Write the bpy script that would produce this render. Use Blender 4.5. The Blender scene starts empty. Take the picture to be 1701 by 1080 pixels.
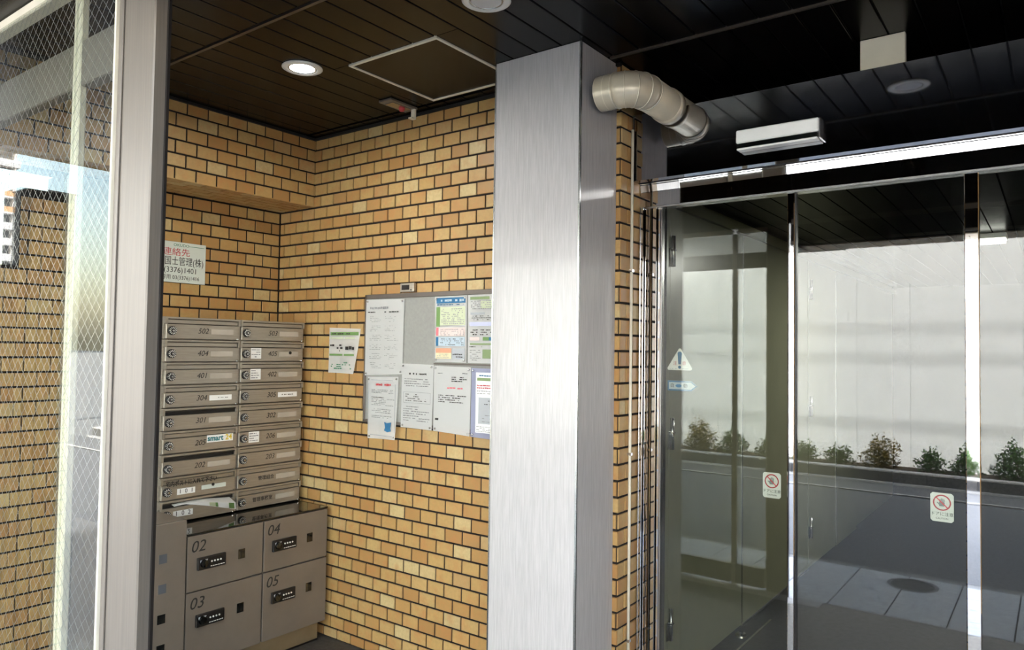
import bpy, bmesh, math, random
from mathutils import Vector, Matrix
random.seed(7)
C = bpy.context.scene.collection
SC = bpy.context.scene
PI = math.pi

# ------------------------------------------------------------------ camera
YAW, PITCH, ROLL = math.radians(36.666), math.radians(1.974), math.radians(0.83)
FPX = 1219.02
F = Vector((-math.sin(YAW)*math.cos(PITCH), math.cos(YAW)*math.cos(PITCH), math.sin(PITCH)))
R = Vector((math.cos(YAW), math.sin(YAW), 0)); U = R.cross(F)
R2 = math.cos(ROLL)*R + math.sin(ROLL)*U; U2 = -math.sin(ROLL)*R + math.cos(ROLL)*U
CAMP = Vector((0, 0, 1.65))
cd = bpy.data.cameras.new('camera'); cam = bpy.data.objects.new('camera', cd); C.objects.link(cam)
m = Matrix((R2, U2, -F)).transposed().to_4x4(); m.translation = CAMP
cam.matrix_world = m
cd.sensor_width = 36; cd.lens = 36*FPX/1701; cd.clip_start = 0.02; cd.clip_end = 1000
SC.camera = cam

# ------------------------------------------------------------------ world, sun, exposure
w = bpy.data.worlds.new('sky'); SC.world = w; w.use_nodes = True
nt = w.node_tree; nt.nodes.clear()
sky = nt.nodes.new('ShaderNodeTexSky'); sky.sky_type = 'NISHITA'; sky.sun_disc = False
SUN = Vector((0.35, 0.73, 0.585)).normalized()
sky.sun_elevation = math.asin(SUN.z); sky.sun_rotation = math.atan2(SUN.x, SUN.y)
sky.air_density = 1.4; sky.dust_density = 3.0; sky.ozone_density = 1.0
bg = nt.nodes.new('ShaderNodeBackground'); bg.inputs[1].default_value = 0.95
wo = nt.nodes.new('ShaderNodeOutputWorld')
nt.links.new(sky.outputs[0], bg.inputs[0]); nt.links.new(bg.outputs[0], wo.inputs[0])
ld = bpy.data.lights.new('sun', 'SUN'); ld.energy = 22.0; ld.angle = math.radians(1.8); ld.color = (1, 0.97, 0.93)
sun = bpy.data.objects.new('sun', ld); C.objects.link(sun)
sun.rotation_euler = SUN.to_track_quat('Z', 'Y').to_euler(); sun.location = (6, 14, 12)
SC.view_settings.view_transform = 'Standard'; SC.view_settings.look = 'None'
SC.view_settings.gamma = 1.0; SC.view_settings.exposure = 0.10
try: SC.view_settings.use_curve_mapping = False
except Exception: pass
try:
    SC.cycles.use_denoising = True
    SC.cycles.max_bounces = 14; SC.cycles.diffuse_bounces = 5; SC.cycles.glossy_bounces = 8
    SC.cycles.transparent_max_bounces = 24; SC.cycles.transmission_bounces = 8
    SC.cycles.sample_clamp_indirect = 12; SC.cycles.caustics_reflective = False; SC.cycles.caustics_refractive = False
except Exception: pass

# ------------------------------------------------------------------ materials
def s2l(c):
    c = c/255.0
    return c/12.92 if c <= 0.04045 else ((c+0.055)/1.055)**2.4
def rgb(r, g, b): return (s2l(r), s2l(g), s2l(b), 1)
class NT:
    def __init__(s, name):
        s.m = bpy.data.materials.new(name); s.m.use_nodes = True; s.t = s.m.node_tree
        s.b = s.t.nodes['Principled BSDF']
    def n(s, k, **kw):
        x = s.t.nodes.new(k)
        for a, v in kw.items(): setattr(x, a, v)
        return x
    def l(s, a, b): s.t.links.new(a, b)
    def pos(s, scale=(1, 1, 1)):
        g = s.n('ShaderNodeNewGeometry'); mp = s.n('ShaderNodeMapping'); mp.inputs['Scale'].default_value = scale
        s.l(g.outputs['Position'], mp.inputs['Vector']); return mp.outputs[0]
    def noise(s, vec, scale, detail=4, rough=0.6):
        x = s.n('ShaderNodeTexNoise'); x.inputs['Scale'].default_value = scale
        x.inputs['Detail'].default_value = detail; x.inputs['Roughness'].default_value = rough
        s.l(vec, x.inputs['Vector']); return x.outputs['Fac']
    def ramp(s, fac, stops):
        x = s.n('ShaderNodeValToRGB'); e = x.color_ramp.elements
        while len(e) < len(stops): e.new(0.5)
        for i, (p, c) in enumerate(stops): e[i].position = p; e[i].color = c
        s.l(fac, x.inputs[0]); return x.outputs[0]
    def mix(s, fac, a, b, mode='MIX'):
        x = s.n('ShaderNodeMix', data_type='RGBA', blend_type=mode)
        for i, v in ((0, fac), (6, a), (7, b)):
            if hasattr(v, 'is_output') or hasattr(v, 'links'): s.l(v, x.inputs[i])
            else: x.inputs[i].default_value = v
        return x.outputs[2]
    def bump(s, h, strength=0.3, dist=0.002):
        x = s.n('ShaderNodeBump'); x.inputs['Strength'].default_value = strength; x.inputs['Distance'].default_value = dist
        s.l(h, x.inputs['Height']); s.l(x.outputs[0], s.b.inputs['Normal'])
def plain(name, col, rough=0.5, metal=0.0, spec=0.5, var=0.06, nscale=6, coat=0.0, grain=None):
    k = NT(name); b = k.b
    b.inputs['Roughness'].default_value = rough; b.inputs['Metallic'].default_value = metal
    b.inputs['Specular IOR Level'].default_value = spec; b.inputs['Coat Weight'].default_value = coat
    b.inputs['Coat Roughness'].default_value = 0.05
    f = k.noise(k.pos(grain or (1, 1, 1)), nscale)
    d = tuple(max(0, x*(1-var*2.2)) for x in col[:3])+(1,); u = tuple(min(1, x*(1+var*2.2)) for x in col[:3])+(1,)
    k.l(k.ramp(f, [(0.3, d), (0.7, u)]), b.inputs['Base Color'])
    return k.m
def tile_mat(name, island, dim=1.0):
    k = NT(name); b = k.b
    if island:
        g = k.n('ShaderNodeNewGeometry'); rnd = g.outputs['Random Per Island']
    else:
        g = k.n('ShaderNodeObjectInfo'); rnd = g.outputs['Random']
    base = k.ramp(rnd, [(0.0, rgb(192, 162, 108)), (0.2, rgb(186, 150, 96)), (0.45, rgb(188, 155, 99)), (0.62, rgb(180, 140, 86)), (0.84, rgb(170, 126, 76)), (0.95, rgb(200, 178, 130))])
    mu = k.n('ShaderNodeMath', operation='MULTIPLY'); mu.inputs[1].default_value = 37.0; k.l(rnd, mu.inputs[0])
    v = k.n('ShaderNodeVectorMath', operation='ADD'); cb = k.n('ShaderNodeCombineXYZ'); k.l(mu.outputs[0], cb.inputs[0]); k.l(mu.outputs[0], cb.inputs[2])
    k.l(k.pos(), v.inputs[0]); k.l(cb.outputs[0], v.inputs[1])
    f = k.noise(v.outputs[0], 14, 3)
    bl = k.ramp(f, [(0.48, (0, 0, 0, 1)), (0.75, (0.6, 0.6, 0.6, 1))])
    c = k.mix(bl, base, rgb(184, 122, 72))
    f2 = k.noise(v.outputs[0], 60, 3)
    c = k.mix(k.ramp(f2, [(0.35, (0, 0, 0, 1)), (0.75, (0.35, 0.35, 0.35, 1))]), c, rgb(150, 132, 84))
    k.l(c, b.inputs['Base Color']); b.inputs['Roughness'].default_value = 0.42
    k.bump(f2, 0.25, 0.001)
    return k.m
M = {}
M['tile'] = tile_mat('glazed_tile', False); M['tile_far'] = tile_mat('glazed_tile_joined', True)
M['grout'] = plain('dark_grout', rgb(30, 22, 17), 0.9, var=0.1, nscale=40)
M['pillar'] = plain('grained_panel', rgb(186, 184, 185), 0.24, spec=0.5, var=0.05, nscale=14, coat=0.3, grain=(14, 14, 0.6))
M['plank'] = plain('dark_plank', rgb(13, 11, 10), 0.26, spec=0.14, var=0.08, nscale=4, grain=(4, 1, 1))
M['plank_gap'] = plain('plank_gap', rgb(8, 7, 7), 0.8)
M['bead'] = plain('bronze_bead', rgb(92, 84, 76), 0.35, metal=0.6)
M['beige_alu'] = plain('beige_aluminium', rgb(106, 100, 92), 0.42, metal=0.15, var=0.05, nscale=7, grain=(30, 30, 0.6))
M['cream_alu'] = plain('cream_aluminium', rgb(212, 206, 188), 0.5, var=0.03)
M['gray_steel'] = plain('grey_painted_steel', rgb(120, 114, 104), 0.45, var=0.04)
M['box_steel'] = plain('champagne_steel', rgb(168, 160, 148), 0.36, metal=0.55, var=0.05, nscale=5, grain=(2, 2, 30))
M['box_dark'] = plain('slot_dark', rgb(26, 22, 20), 0.6)
M['locker'] = plain('taupe_locker', rgb(132, 122, 112), 0.40, metal=0.25, var=0.03)
M['locker_base'] = plain('locker_plinth', rgb(168, 150, 120), 0.35, metal=0.6)
M['black_gloss'] = plain('black_gloss', rgb(16, 18, 17), 0.06, spec=0.6, coat=0.5)
M['black'] = plain('black_plastic', rgb(24, 22, 22), 0.4)
M['ink'] = plain('black_ink', rgb(44, 42, 40), 0.6, var=0.0)
M['ink_soft'] = plain('grey_ink', rgb(146, 146, 148), 0.7, var=0.0)
M['ink_red'] = plain('red_ink', rgb(188, 56, 64), 0.6, var=0.0)
M['ink_pink'] = plain('pink_ink', rgb(224, 120, 130), 0.6, var=0.0)
M['ink_green'] = plain('green_ink', rgb(40, 130, 96), 0.6, var=0.0)
M['ink_yellow'] = plain('yellow_ink', rgb(226, 196, 60), 0.6, var=0.0)
M['ink_teal'] = plain('teal_ink', rgb(24, 120, 130), 0.6, var=0.0)
M['ink_blue'] = plain('blue_ink', rgb(44, 108, 152), 0.6, var=0.0)
M['p_green'] = plain('print_green', rgb(110, 146, 84), 0.6, var=0.02)
M['p_lime'] = plain('print_lime', rgb(200, 208, 178), 0.6, var=0.02)
M['p_pink'] = plain('print_pink', rgb(226, 206, 202), 0.6, var=0.02)
M['p_sky'] = plain('print_sky', rgb(184, 200, 212), 0.6, var=0.02)
M['p_cream'] = plain('print_cream', rgb(224, 214, 176), 0.6, var=0.02)
M['p_orange'] = plain('print_orange', rgb(214, 156, 126), 0.6, var=0.02)
M['p_lav'] = plain('print_lavender', rgb(196, 200, 228), 0.6, var=0.02)
M['p_olive'] = plain('print_olive', rgb(132, 152, 108), 0.6, var=0.03)
M['p_gray'] = plain('print_grey', rgb(176, 180, 186), 0.6, var=0.02)
M['paper'] = plain('white_paper', rgb(248, 248, 247), 0.6, var=0.01, nscale=3)
M['p_tag'] = plain('clear_name_tag', rgb(186, 178, 166), 0.25, var=0.04)
M['felt'] = plain('grey_felt', rgb(150, 150, 146), 0.9, var=0.04, nscale=60)
M['board_frame'] = plain('board_frame', rgb(104, 96, 90), 0.4, metal=0.3)
M['sign'] = plain('sign_white', rgb(214, 222, 214), 0.4, var=0.02)
M['white'] = plain('white_plastic', rgb(232, 232, 228), 0.35, var=0.02)
M['plate'] = plain('cream_plate', rgb(222, 216, 198), 0.5, var=0.03)
M['duct'] = plain('beige_duct', rgb(206, 196, 174), 0.3, metal=0.2, var=0.04, spec=0.6)
M['seam'] = plain('duct_seam', rgb(226, 218, 198), 0.3, metal=0.3)
M['chrome'] = plain('mirror_steel', (0.80, 0.81, 0.83, 1), 0.025, metal=1.0, var=0.01)
M['chrome_soft'] = plain('satin_steel', (0.6, 0.6, 0.6, 1), 0.25, metal=1.0, var=0.03)
M['transom'] = plain('black_mirror_panel', (0.42, 0.42, 0.44, 1), 0.04, metal=1.0, var=0.08, nscale=5)
M['olive'] = plain('olive_steel', rgb(132, 132, 110), 0.3, spec=0.5, var=0.03)
M['floor'] = plain('dark_stone', rgb(64, 64, 65), 0.5, var=0.22, nscale=34)
M['mat_dark'] = plain('dark_lobby_floor', rgb(44, 44, 46), 0.5, var=0.2, nscale=30)
M['asphalt'] = plain('asphalt', rgb(116, 118, 122), 0.85, var=0.18, nscale=90)
M['paving'] = plain('paving_slab', rgb(232, 234, 236), 0.8, var=0.07, nscale=20)
M['concrete'] = plain('concrete', rgb(150, 150, 148), 0.85, var=0.12, nscale=12)
M['pale_stone'] = plain('pale_stone', rgb(205, 205, 202), 0.7, var=0.08, nscale=20)
M['kerb_dark'] = plain('dark_kerb', rgb(86, 86, 88), 0.8, var=0.2, nscale=30)
M['hoarding'] = plain('white_hoarding', rgb(240, 243, 244), 0.45, var=0.015)
M['leaf'] = plain('leaf', rgb(70, 104, 44), 0.5, var=0.3, nscale=25)
M['leaf2'] = plain('leaf_brown', rgb(128, 112, 56), 0.5, var=0.3, nscale=25)
M['bark'] = plain('bark', rgb(84, 66, 48), 0.8)
M['soil'] = plain('soil', rgb(66, 52, 40), 0.95, var=0.2, nscale=30)
M['render'] = plain('building_render', rgb(170, 150, 120), 0.8)
M['tower'] = plain('tower_concrete', rgb(214, 214, 214), 0.7)
M['tower_dark'] = plain('tower_recess', rgb(92, 96, 104), 0.4)
M['tower_orange'] = plain('tower_orange', rgb(216, 168, 120), 0.6)
M['cable'] = plain('cable_black', rgb(24, 24, 26), 0.6)
M['wire'] = plain('wire_steel', (0.36, 0.36, 0.34, 1), 0.5, metal=0.8)
def emit(name, col, st):
    k = NT(name); k.b.inputs['Base Color'].default_value = col
    k.b.inputs['Emission Color'].default_value = col; k.b.inputs['Emission Strength'].default_value = st
    return k.m
M['lit'] = emit('lit_diffuser', (1, 0.97, 0.9, 1), 14)
M['lit_soft'] = emit('lit_lobby_diffuser', (1, 0.98, 0.93, 1), 6)
M['diffuser'] = plain('off_diffuser', rgb(206, 208, 210), 0.3, var=0.02)
def glass(name, tint, ior=1.5, boost=1.0):
    k = NT(name); t = k.t; t.nodes.remove(k.b)
    out = t.nodes['Material Output']
    tr = k.n('ShaderNodeBsdfTransparent'); tr.inputs[0].default_value = tint
    gl = k.n('ShaderNodeBsdfGlossy'); gl.inputs['Roughness'].default_value = 0.0
    fr = k.n('ShaderNodeFresnel')
    # the pane is not refracting, so both faces get the outside reflectance
    gg = k.n('ShaderNodeNewGeometry'); mr = k.n('ShaderNodeMapRange'); mr.inputs['To Min'].default_value = ior; mr.inputs['To Max'].default_value = 1.0/ior
    k.l(gg.outputs['Backfacing'], mr.inputs['Value']); k.l(mr.outputs[0], fr.inputs[0])
    mu = k.n('ShaderNodeMath', operation='MULTIPLY'); mu.inputs[1].default_value = boost; mu.use_clamp = True
    mx = k.n('ShaderNodeMixShader')
    k.l(fr.outputs[0], mu.inputs[0]); k.l(mu.outputs[0], mx.inputs[0]); k.l(tr.outputs[0], mx.inputs[1]); k.l(gl.outputs[0], mx.inputs[2]); k.l(mx.outputs[0], out.inputs[0])
    return k.m
M['door_glass'] = glass('door_glass', (0.84, 0.86, 0.83, 1), 1.68)
M['screen_glass'] = glass('wired_glass', (0.94, 0.96, 0.94, 1), 1.45)
M['clear_film'] = glass('clear_film', (0.985, 0.99, 0.985, 1), 1.25)

# ------------------------------------------------------------------ mesh helpers
def tag(o, label=None, cat=None, group=None, kind=None):
    if label: o['label'] = label
    if cat: o['category'] = cat
    if group: o['group'] = group
    if kind: o['kind'] = kind
    return o
def empty(name, loc, label=None, cat=None, group=None, kind=None, parent=None):
    o = bpy.data.objects.new(name, None); C.objects.link(o); o.empty_display_size = 0.05
    o.location = loc
    if parent: par(o, parent)
    return tag(o, label, cat, group, kind)
def wloc(o):
    v = Vector(o.location)
    if o.parent: v = wloc(o.parent) + v
    return v
def par(o, p):
    w0 = Vector(o.location); o.parent = p; o.location = w0 - wloc(p)
def link(name, me, mat, parent=None, loc=(0, 0, 0)):
    if mat and not me.materials: me.materials.append(M[mat] if isinstance(mat, str) else mat)
    o = bpy.data.objects.new(name, me); C.objects.link(o); o.location = loc
    if parent: par(o, parent)
    return o
def obj(name, bm, mat, parent=None, smooth=False):
    """bm in world coordinates; origin moved to its base centre"""
    xs = [v.co for v in bm.verts]
    c = Vector(((min(v.x for v in xs)+max(v.x for v in xs))/2, (min(v.y for v in xs)+max(v.y for v in xs))/2, min(v.z for v in xs)))
    for v in bm.verts: v.co -= c
    bmesh.ops.recalc_face_normals(bm, faces=bm.faces[:])
    me = bpy.data.meshes.new(name); bm.to_mesh(me); bm.free()
    if smooth:
        for p in me.polygons: p.use_smooth = True
    return link(name, me, mat, parent, c)
def box(bm, x0, x1, y0, y1, z0, z1, bev=0.0):
    if x0 > x1: x0, x1 = x1, x0
    if y0 > y1: y0, y1 = y1, y0
    if z0 > z1: z0, z1 = z1, z0
    r = bmesh.ops.create_cube(bm, size=1.0); vs = r['verts']
    for v in vs: v.co = Vector(((x0+x1)/2+v.co.x*(x1-x0), (y0+y1)/2+v.co.y*(y1-y0), (z0+z1)/2+v.co.z*(z1-z0)))
    if bev:
        es = list({e for v in vs for e in v.link_edges})
        bmesh.ops.bevel(bm, geom=es, offset=bev, segments=1, affect='EDGES', profile=0.5)
    return bm
def B(name, mat, parent, *a, bev=0.0): return obj(name, box(bmesh.new(), *a, bev=bev), mat, parent)
def cyl(bm, p0, p1, r0, r1=None, n=20, caps=True):
    p0 = Vector(p0); p1 = Vector(p1); d = p1-p0; q = d.to_track_quat('Z', 'Y').to_matrix()
    r1 = r0 if r1 is None else r1
    a = [bm.verts.new(p0+q@Vector((r0*math.cos(2*PI*i/n), r0*math.sin(2*PI*i/n), 0))) for i in range(n)]
    b = [bm.verts.new(p1+q@Vector((r1*math.cos(2*PI*i/n), r1*math.sin(2*PI*i/n), 0))) for i in range(n)]
    for i in range(n): bm.faces.new((a[i], a[(i+1) % n], b[(i+1) % n], b[i]))
    if caps: bm.faces.new(a[::-1]); bm.faces.new(b)
    return bm
def lathe(bm, c, prof, n=40, axis='Z'):
    """prof: list of (radius, height) along axis from centre c"""
    c = Vector(c); rings = []
    for r, h in prof:
        ring = []
        for i in range(n):
            a = 2*PI*i/n; u, v = r*math.cos(a), r*math.sin(a)
            p = {'Z': Vector((u, v, h)), 'X': Vector((h, u, v)), 'Y': Vector((u, h, v))}[axis]
            ring.append(bm.verts.new(c+p))
        rings.append(ring)
    for a, b in zip(rings, rings[1:]):
        for i in range(n): bm.faces.new((a[i], a[(i+1) % n], b[(i+1) % n], b[i]))
    if prof[0] != prof[-1]:
        if prof[0][0] > 1e-6: bm.faces.new(rings[0][::-1])
        if prof[-1][0] > 1e-6: bm.faces.new(rings[-1])
    return bm
def tube(bm, pts, r, n=20, caps=True):
    pts = [Vector(p) for p in pts]; rings = []
    up = None
    for i, p in enumerate(pts):
        d = (pts[min(i+1, len(pts)-1)]-pts[max(i-1, 0)]).normalized()
        if up is None: up = d.orthogonal().normalized()
        up = (up-d*up.dot(d)).normalized(); s = d.cross(up)
        rr = r[i] if isinstance(r, (list, tuple)) else r
        rings.append([bm.verts.new(p+rr*(math.cos(2*PI*k/n)*up+math.sin(2*PI*k/n)*s)) for k in range(n)])
    for a, b in zip(rings, rings[1:]):
        for i in range(n): bm.faces.new((a[i], a[(i+1) % n], b[(i+1) % n], b[i]))
    if caps: bm.faces.new(rings[0][::-1]); bm.faces.new(rings[-1])
    return bm
AX = {'-Y': (Vector((1, 0, 0)), Vector((0, 0, 1)), Vector((0, -1, 0))),   # surface facing -Y
      '+X': (Vector((0, 1, 0)), Vector((0, 0, 1)), Vector((1, 0, 0)))}    # surface facing +X
def flat(bm, P, face, a0, a1, z0, z1, off, th=0.0008):
    """thin plate on plane through P (coordinate of plane) facing `face`; a = horizontal coordinate"""
    if face == '-Y': return box(bm, a0, a1, P-off-th, P-off, z0, z1)
    return box(bm, P+off, P+off+th, a0, a1, z0, z1)
def poly(bm, P, face, pts, off, th=0.0008):
    r, u, n = AX[face]; base = n*off + (Vector((0, P, 0)) if face == '-Y' else Vector((P, 0, 0)))
    f = [bm.verts.new(base+r*a+u*z+n*th) for a, z in pts]; b = [bm.verts.new(base+r*a+u*z) for a, z in pts]
    k = len(pts); bm.faces.new(f); bm.faces.new(b[::-1])
    for i in range(k): bm.faces.new((f[i], b[i], b[(i+1) % k], f[(i+1) % k]))
    return bm
def text(name, body, size, a, z, P, face, off, mat, parent, align='CENTER', shear=0.0, xs=1.0, th=0.0006, bold=0.0):
    cu = bpy.data.curves.new(name, 'FONT'); cu.body = body; cu.size = size; cu.align_x = align; cu.align_y = 'CENTER'
    cu.shear = shear; cu.extrude = th/2; cu.resolution_u = 3; cu.offset = bold
    o = bpy.data.objects.new(name, cu); C.objects.link(o)
    bpy.context.view_layer.update()
    me = bpy.data.meshes.new_from_object(o.evaluated_get(bpy.context.evaluated_depsgraph_get()))
    bpy.data.objects.remove(o); bpy.data.curves.remove(cu)
    r, u, n = AX[face]; base = (Vector((0, P, 0)) if face == '-Y' else Vector((P, 0, 0)))+n*(off+th/2)+r*a+u*z
    for v in me.vertices: v.co = r*v.co.x*xs+u*v.co.y+n*v.co.z
    me.materials.clear(); me.materials.append(M[mat]); me.name = name
    return link(name, me, None, parent, base)
def dashes(name, a0, a1, z0, z1, rows, P, face, off, mat, parent, fill=0.8, seed=0, hfrac=0.4, lo=0.006, hi=0.02, ragged=True):
    rn = random.Random(seed); bm = bmesh.new(); p = (z1-z0)/rows
    for i in range(rows):
        z = z1-(i+0.5)*p; a = a0; end = a1-(rn.random()**2*(a1-a0)*0.5 if ragged else 0)
        while a < end:
            wd = min(rn.uniform(lo, hi), end-a)
            if rn.random() < fill and wd > 0.001: flat(bm, P, face, a, a+wd, z-p*hfrac/2*rn.uniform(0.6, 1.1), z+p*hfrac/2*rn.uniform(0.6, 1.1), off, 0.0003)
            a += wd+rn.uniform(0.0015, 0.004)
    if not bm.verts: bm.free(); return None
    o = obj(name, bm, mat, parent); o['kind'] = 'stuff'; return o
def copy_tree(o, parent=None):
    c = o.copy(); C.objects.link(c); c.parent = parent
    for ch in o.children: copy_tree(ch, c)
    return c

# ------------------------------------------------------------------ key dimensions
H = 2.9023; P_R = 0.0694; JT = 0.0098
YB = 2.7966; XB = -3.574; XM = -3.9055; XE = -1.507
GY = 3.0            # door glass plane
TY = 2.905          # transom face
SY = 0.75           # screen plane

# ------------------------------------------------------------------ tiled surfaces
_tm = {}
def tile_mesh(wd, ht, dp, face, far=False):
    key = (round(wd, 3), round(ht, 3), round(dp, 3), face)
    if key in _tm: return _tm[key]
    r, u, n = AX[face]; b = 0.0018; bm = bmesh.new()
    A = [bm.verts.new(r*(sx*wd/2)+u*(sz*ht/2)) for sx, sz in ((-1, -1), (1, -1), (1, 1), (-1, 1))]
    Bq = [bm.verts.new(r*(sx*wd/2)+u*(sz*ht/2)+n*(dp-b)) for sx, sz in ((-1, -1), (1, -1), (1, 1), (-1, 1))]
    Cq = [bm.verts.new(r*(sx*(wd/2-b))+u*(sz*(ht/2-b))+n*dp) for sx, sz in ((-1, -1), (1, -1), (1, 1), (-1, 1))]
    for i in range(4):
        j = (i+1) % 4
        bm.faces.new((A[i], A[j], Bq[j], Bq[i])); bm.faces.new((Bq[i], Bq[j], Cq[j], Cq[i]))
    bm.faces.new(Cq)
    me = bpy.data.meshes.new('tile'); bm.to_mesh(me); bm.free(); me.materials.append(M['tile'])
    _tm[key] = me; return me
def tiles(parent, face, P, a0, a1, row0, row1, pitch, origin, phase_odd=0.5, single=None, limit=300, prio=None, dp=0.006, ztop=None, name='tile', clip_z=None):
    """tiles on plane P (grout face). single(a,z)->bool decides which become parts"""
    cand = []; zt = H if ztop is None else ztop
    for k in range(row0, row1):
        z1 = zt-k*P_R-JT/2; z0 = zt-(k+1)*P_R+JT/2
        if clip_z is not None: z0 = max(z0, clip_z)
        if z1-z0 < 0.008: continue
        ph = origin+(phase_odd*pitch if k % 2 else 0)
        i = math.floor((a0-ph)/pitch)
        while ph+i*pitch < a1:
            s = max(a0, ph+i*pitch+0.0042); e = min(a1, ph+(i+1)*pitch-0.0042); i += 1
            if e-s < 0.012: continue
            cand.append(((s+e)/2, (z0+z1)/2, e-s, z1-z0))
    ones = [c for c in cand if single is None or single(c[0], c[1])]
    if prio: ones.sort(key=prio)
    ones = ones[:limit]; oset = set(ones)
    r, u, n = AX[face]; pb = Vector((0, P, 0)) if face == '-Y' else Vector((P, 0, 0))
    rn = random.Random(3)
    for a, z, wd, ht in ones:
        o = bpy.data.objects.new(name, tile_mesh(wd, ht, dp, face)); C.objects.link(o)
        o.location = pb+r*a+u*z+n*rn.uniform(-0.0006, 0.0004)-n*0.0006; par(o, parent)
    rest = [c for c in cand if c not in oset]
    if rest:
        bm = bmesh.new()
        for a, z, wd, ht in rest:
            base = pb+r*a+u*z; b = 0.0018
            A = [bm.verts.new(base+r*(sx*wd/2)+u*(sz*ht/2)) for sx, sz in ((-1, -1), (1, -1), (1, 1), (-1, 1))]
            D = [bm.verts.new(base+r*(sx*(wd/2-b))+u*(sz*(ht/2-b))+n*dp) for sx, sz in ((-1, -1), (1, -1), (1, 1), (-1, 1))]
            for i in range(4): bm.faces.new((A[i], A[(i+1) % 4], D[(i+1) % 4], D[i]))
            bm.faces.new(D)
        o = obj(name, bm, 'tile_far', parent); o['kind'] = 'stuff'

# back wall with the notice board (grout face = YB+0.006 so tile faces sit on YB)
wb = obj('wall_back', box(bmesh.new(), XM-0.12, XE-0.0065, YB+0.006, TY+0.3, 0, H+0.05), 'grout'); wb['kind'] = 'structure'
def vis_notice(a, z):
    if a > -1.88: return a > -1.66
    if -3.03 < a < -2.0 and 1.30 < z < 1.9: return False
    if a < -3.55 and z > 2.47: return False
    if z < 0.75 and a < -3.35: return False
    return not (a < -3.62 and z < 1.8)
tiles(wb, '-Y', YB+0.006, XM+0.007, XE, 0, 42, 0.1145, -3.574+0.0, single=vis_notice, prio=lambda c: -(c[0]) if c[0] < -1.88 else 5-c[0]*0, limit=258+42, clip_z=0.004)
# end of that wall, facing the doors side
tiles(wb, '+X', XE-0.0065, YB+0.004, TY+0.10, 0, 42, 0.118, YB+0.004, single=lambda a, z: True, limit=130, dp=0.0065, clip_z=0.004)

# left wall (behind the mail boxes) with low part towards the street
bm = bmesh.new(); box(bm, XM-0.20, XM-0.006, 1.555, YB+0.1, 0, 2.485); box(bm, XM-0.20, XM-0.006, 1.365, 1.555, 0, 2.386); box(bm, XM-0.20, XM-0.006, 0.80, 1.365, 0, 2.012)
wl = obj('wall_left', bm, 'grout'); wl['kind'] = 'structure'
tiles(wl, '+X', XM-0.006, 1.58, YB-0.002, 6, 42, 0.1157, YB-0.0, single=lambda a, z: z > 1.78, prio=lambda c: -c[1], limit=110, clip_z=0.004)
tiles(wl, '+X', XM-0.006, 1.37, 1.578, 8, 42, 0.1157, 1.578, single=lambda a, z: True, limit=120, clip_z=0.004)
tiles(wl, '+X', XM-0.006, 0.82, 1.37, 13, 42, 0.1157, 1.37, single=lambda a, z: a > 1.0, prio=lambda c: -c[0], limit=120, clip_z=0.004)
# boxed-out beam above
zb = H-6*P_R+0.004
sb = obj('wall_left_beam', box(bmesh.new(), XM-0.20, XB-0.006, 0.80, YB+0.1, zb+0.006, H+0.05), 'grout'); sb['kind'] = 'structure'
tiles(sb, '+X', XB-0.006, 0.82, YB-0.002, 0, 6, 0.1157, YB, single=lambda a, z: True, limit=150)
bm = bmesh.new(); rn = random.Random(5); y = YB
row = 0
for i in range(5):
    x1 = XB-0.004-i*0.0655; y = YB-(0.0579 if i % 2 else 0)
    if i % 2: box(bm, x1-0.059, x1, YB-0.052, YB-0.002, zb, zb+0.006)
    while y > 0.85:
        y0 = max(0.84, y-0.1157+0.006); box(bm, x1-0.059, x1, y0, y-0.002, zb, zb+0.006); y -= 0.1157
o = obj('soffit_tile', bm, 'tile_far', sb); o['kind'] = 'stuff'
# grey steel panel at the street end of the left wall (pipe space door) seen through the screen
gp = empty('door_2', (XM, 1.70, 0), kind='structure')
B('door_panel', 'gray_steel', gp, XM+0.001, XM+0.05, 1.56, 1.88, 0.02, 2.478, bev=0.003)
B('door_edge', 'gray_steel', gp, XM+0.052, XM+0.062, 1.60, 1.84, 0.10, 2.40, bev=0.002)

# ------------------------------------------------------------------ ceiling of planks
ce = obj('ceiling', box(bmesh.new(), -4.05, 3.0, 0.42, 4.3, H+0.012, H+0.05), 'plank_gap'); ce['kind'] = 'structure'
pl = {}
secs = [(0.80, 1.655), (1.675, 2.708), (2.728, 4.2)]
DLs = [(-2.705, 2.033), (-1.631, 2.009), (-0.545, 2.02), (0.54, 2.02)]
HX0, HX1, HY0, HY1 = -2.512, -1.985, 2.133, 2.685
for si, (y0, y1) in enumerate(secs):
    for k in range(-23, 36):
        x = -1.256+k*0.1227
        x0, x1 = x+0.003, x+0.1197
        if x1 < -3.93 or x0 > 2.4: continue
        x0 = max(x0, -3.93)
        segs = [(y0, y1)]
        if si == 1 and x1 > HX0-0.01 and x0 < HX1+0.01: segs = [(y0, HY0-0.002), (HY1+0.002, y1)]
        if len(segs) == 2:
            for u0, u1 in ((x0, min(x1, HX0-0.001)), (max(x0, HX1+0.001), x1)):
                if u1-u0 > 0.004: B('plank', 'plank', ce, u0, u1, HY0-0.001, HY1+0.001, H, H+0.012)
        for a, b in segs:
            bm = bmesh.new(); box(bm, x0, x1, a, b, H, H+0.012, bev=0.0022); obj('plank', bm, 'plank', ce)
for yy, xa in ((1.665, -3.57), (2.718, -1.52)):
    B('joint_bead', 'bead', ce, xa, 2.4, yy-0.007, yy+0.007, H-0.006, H+0.004)
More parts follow.
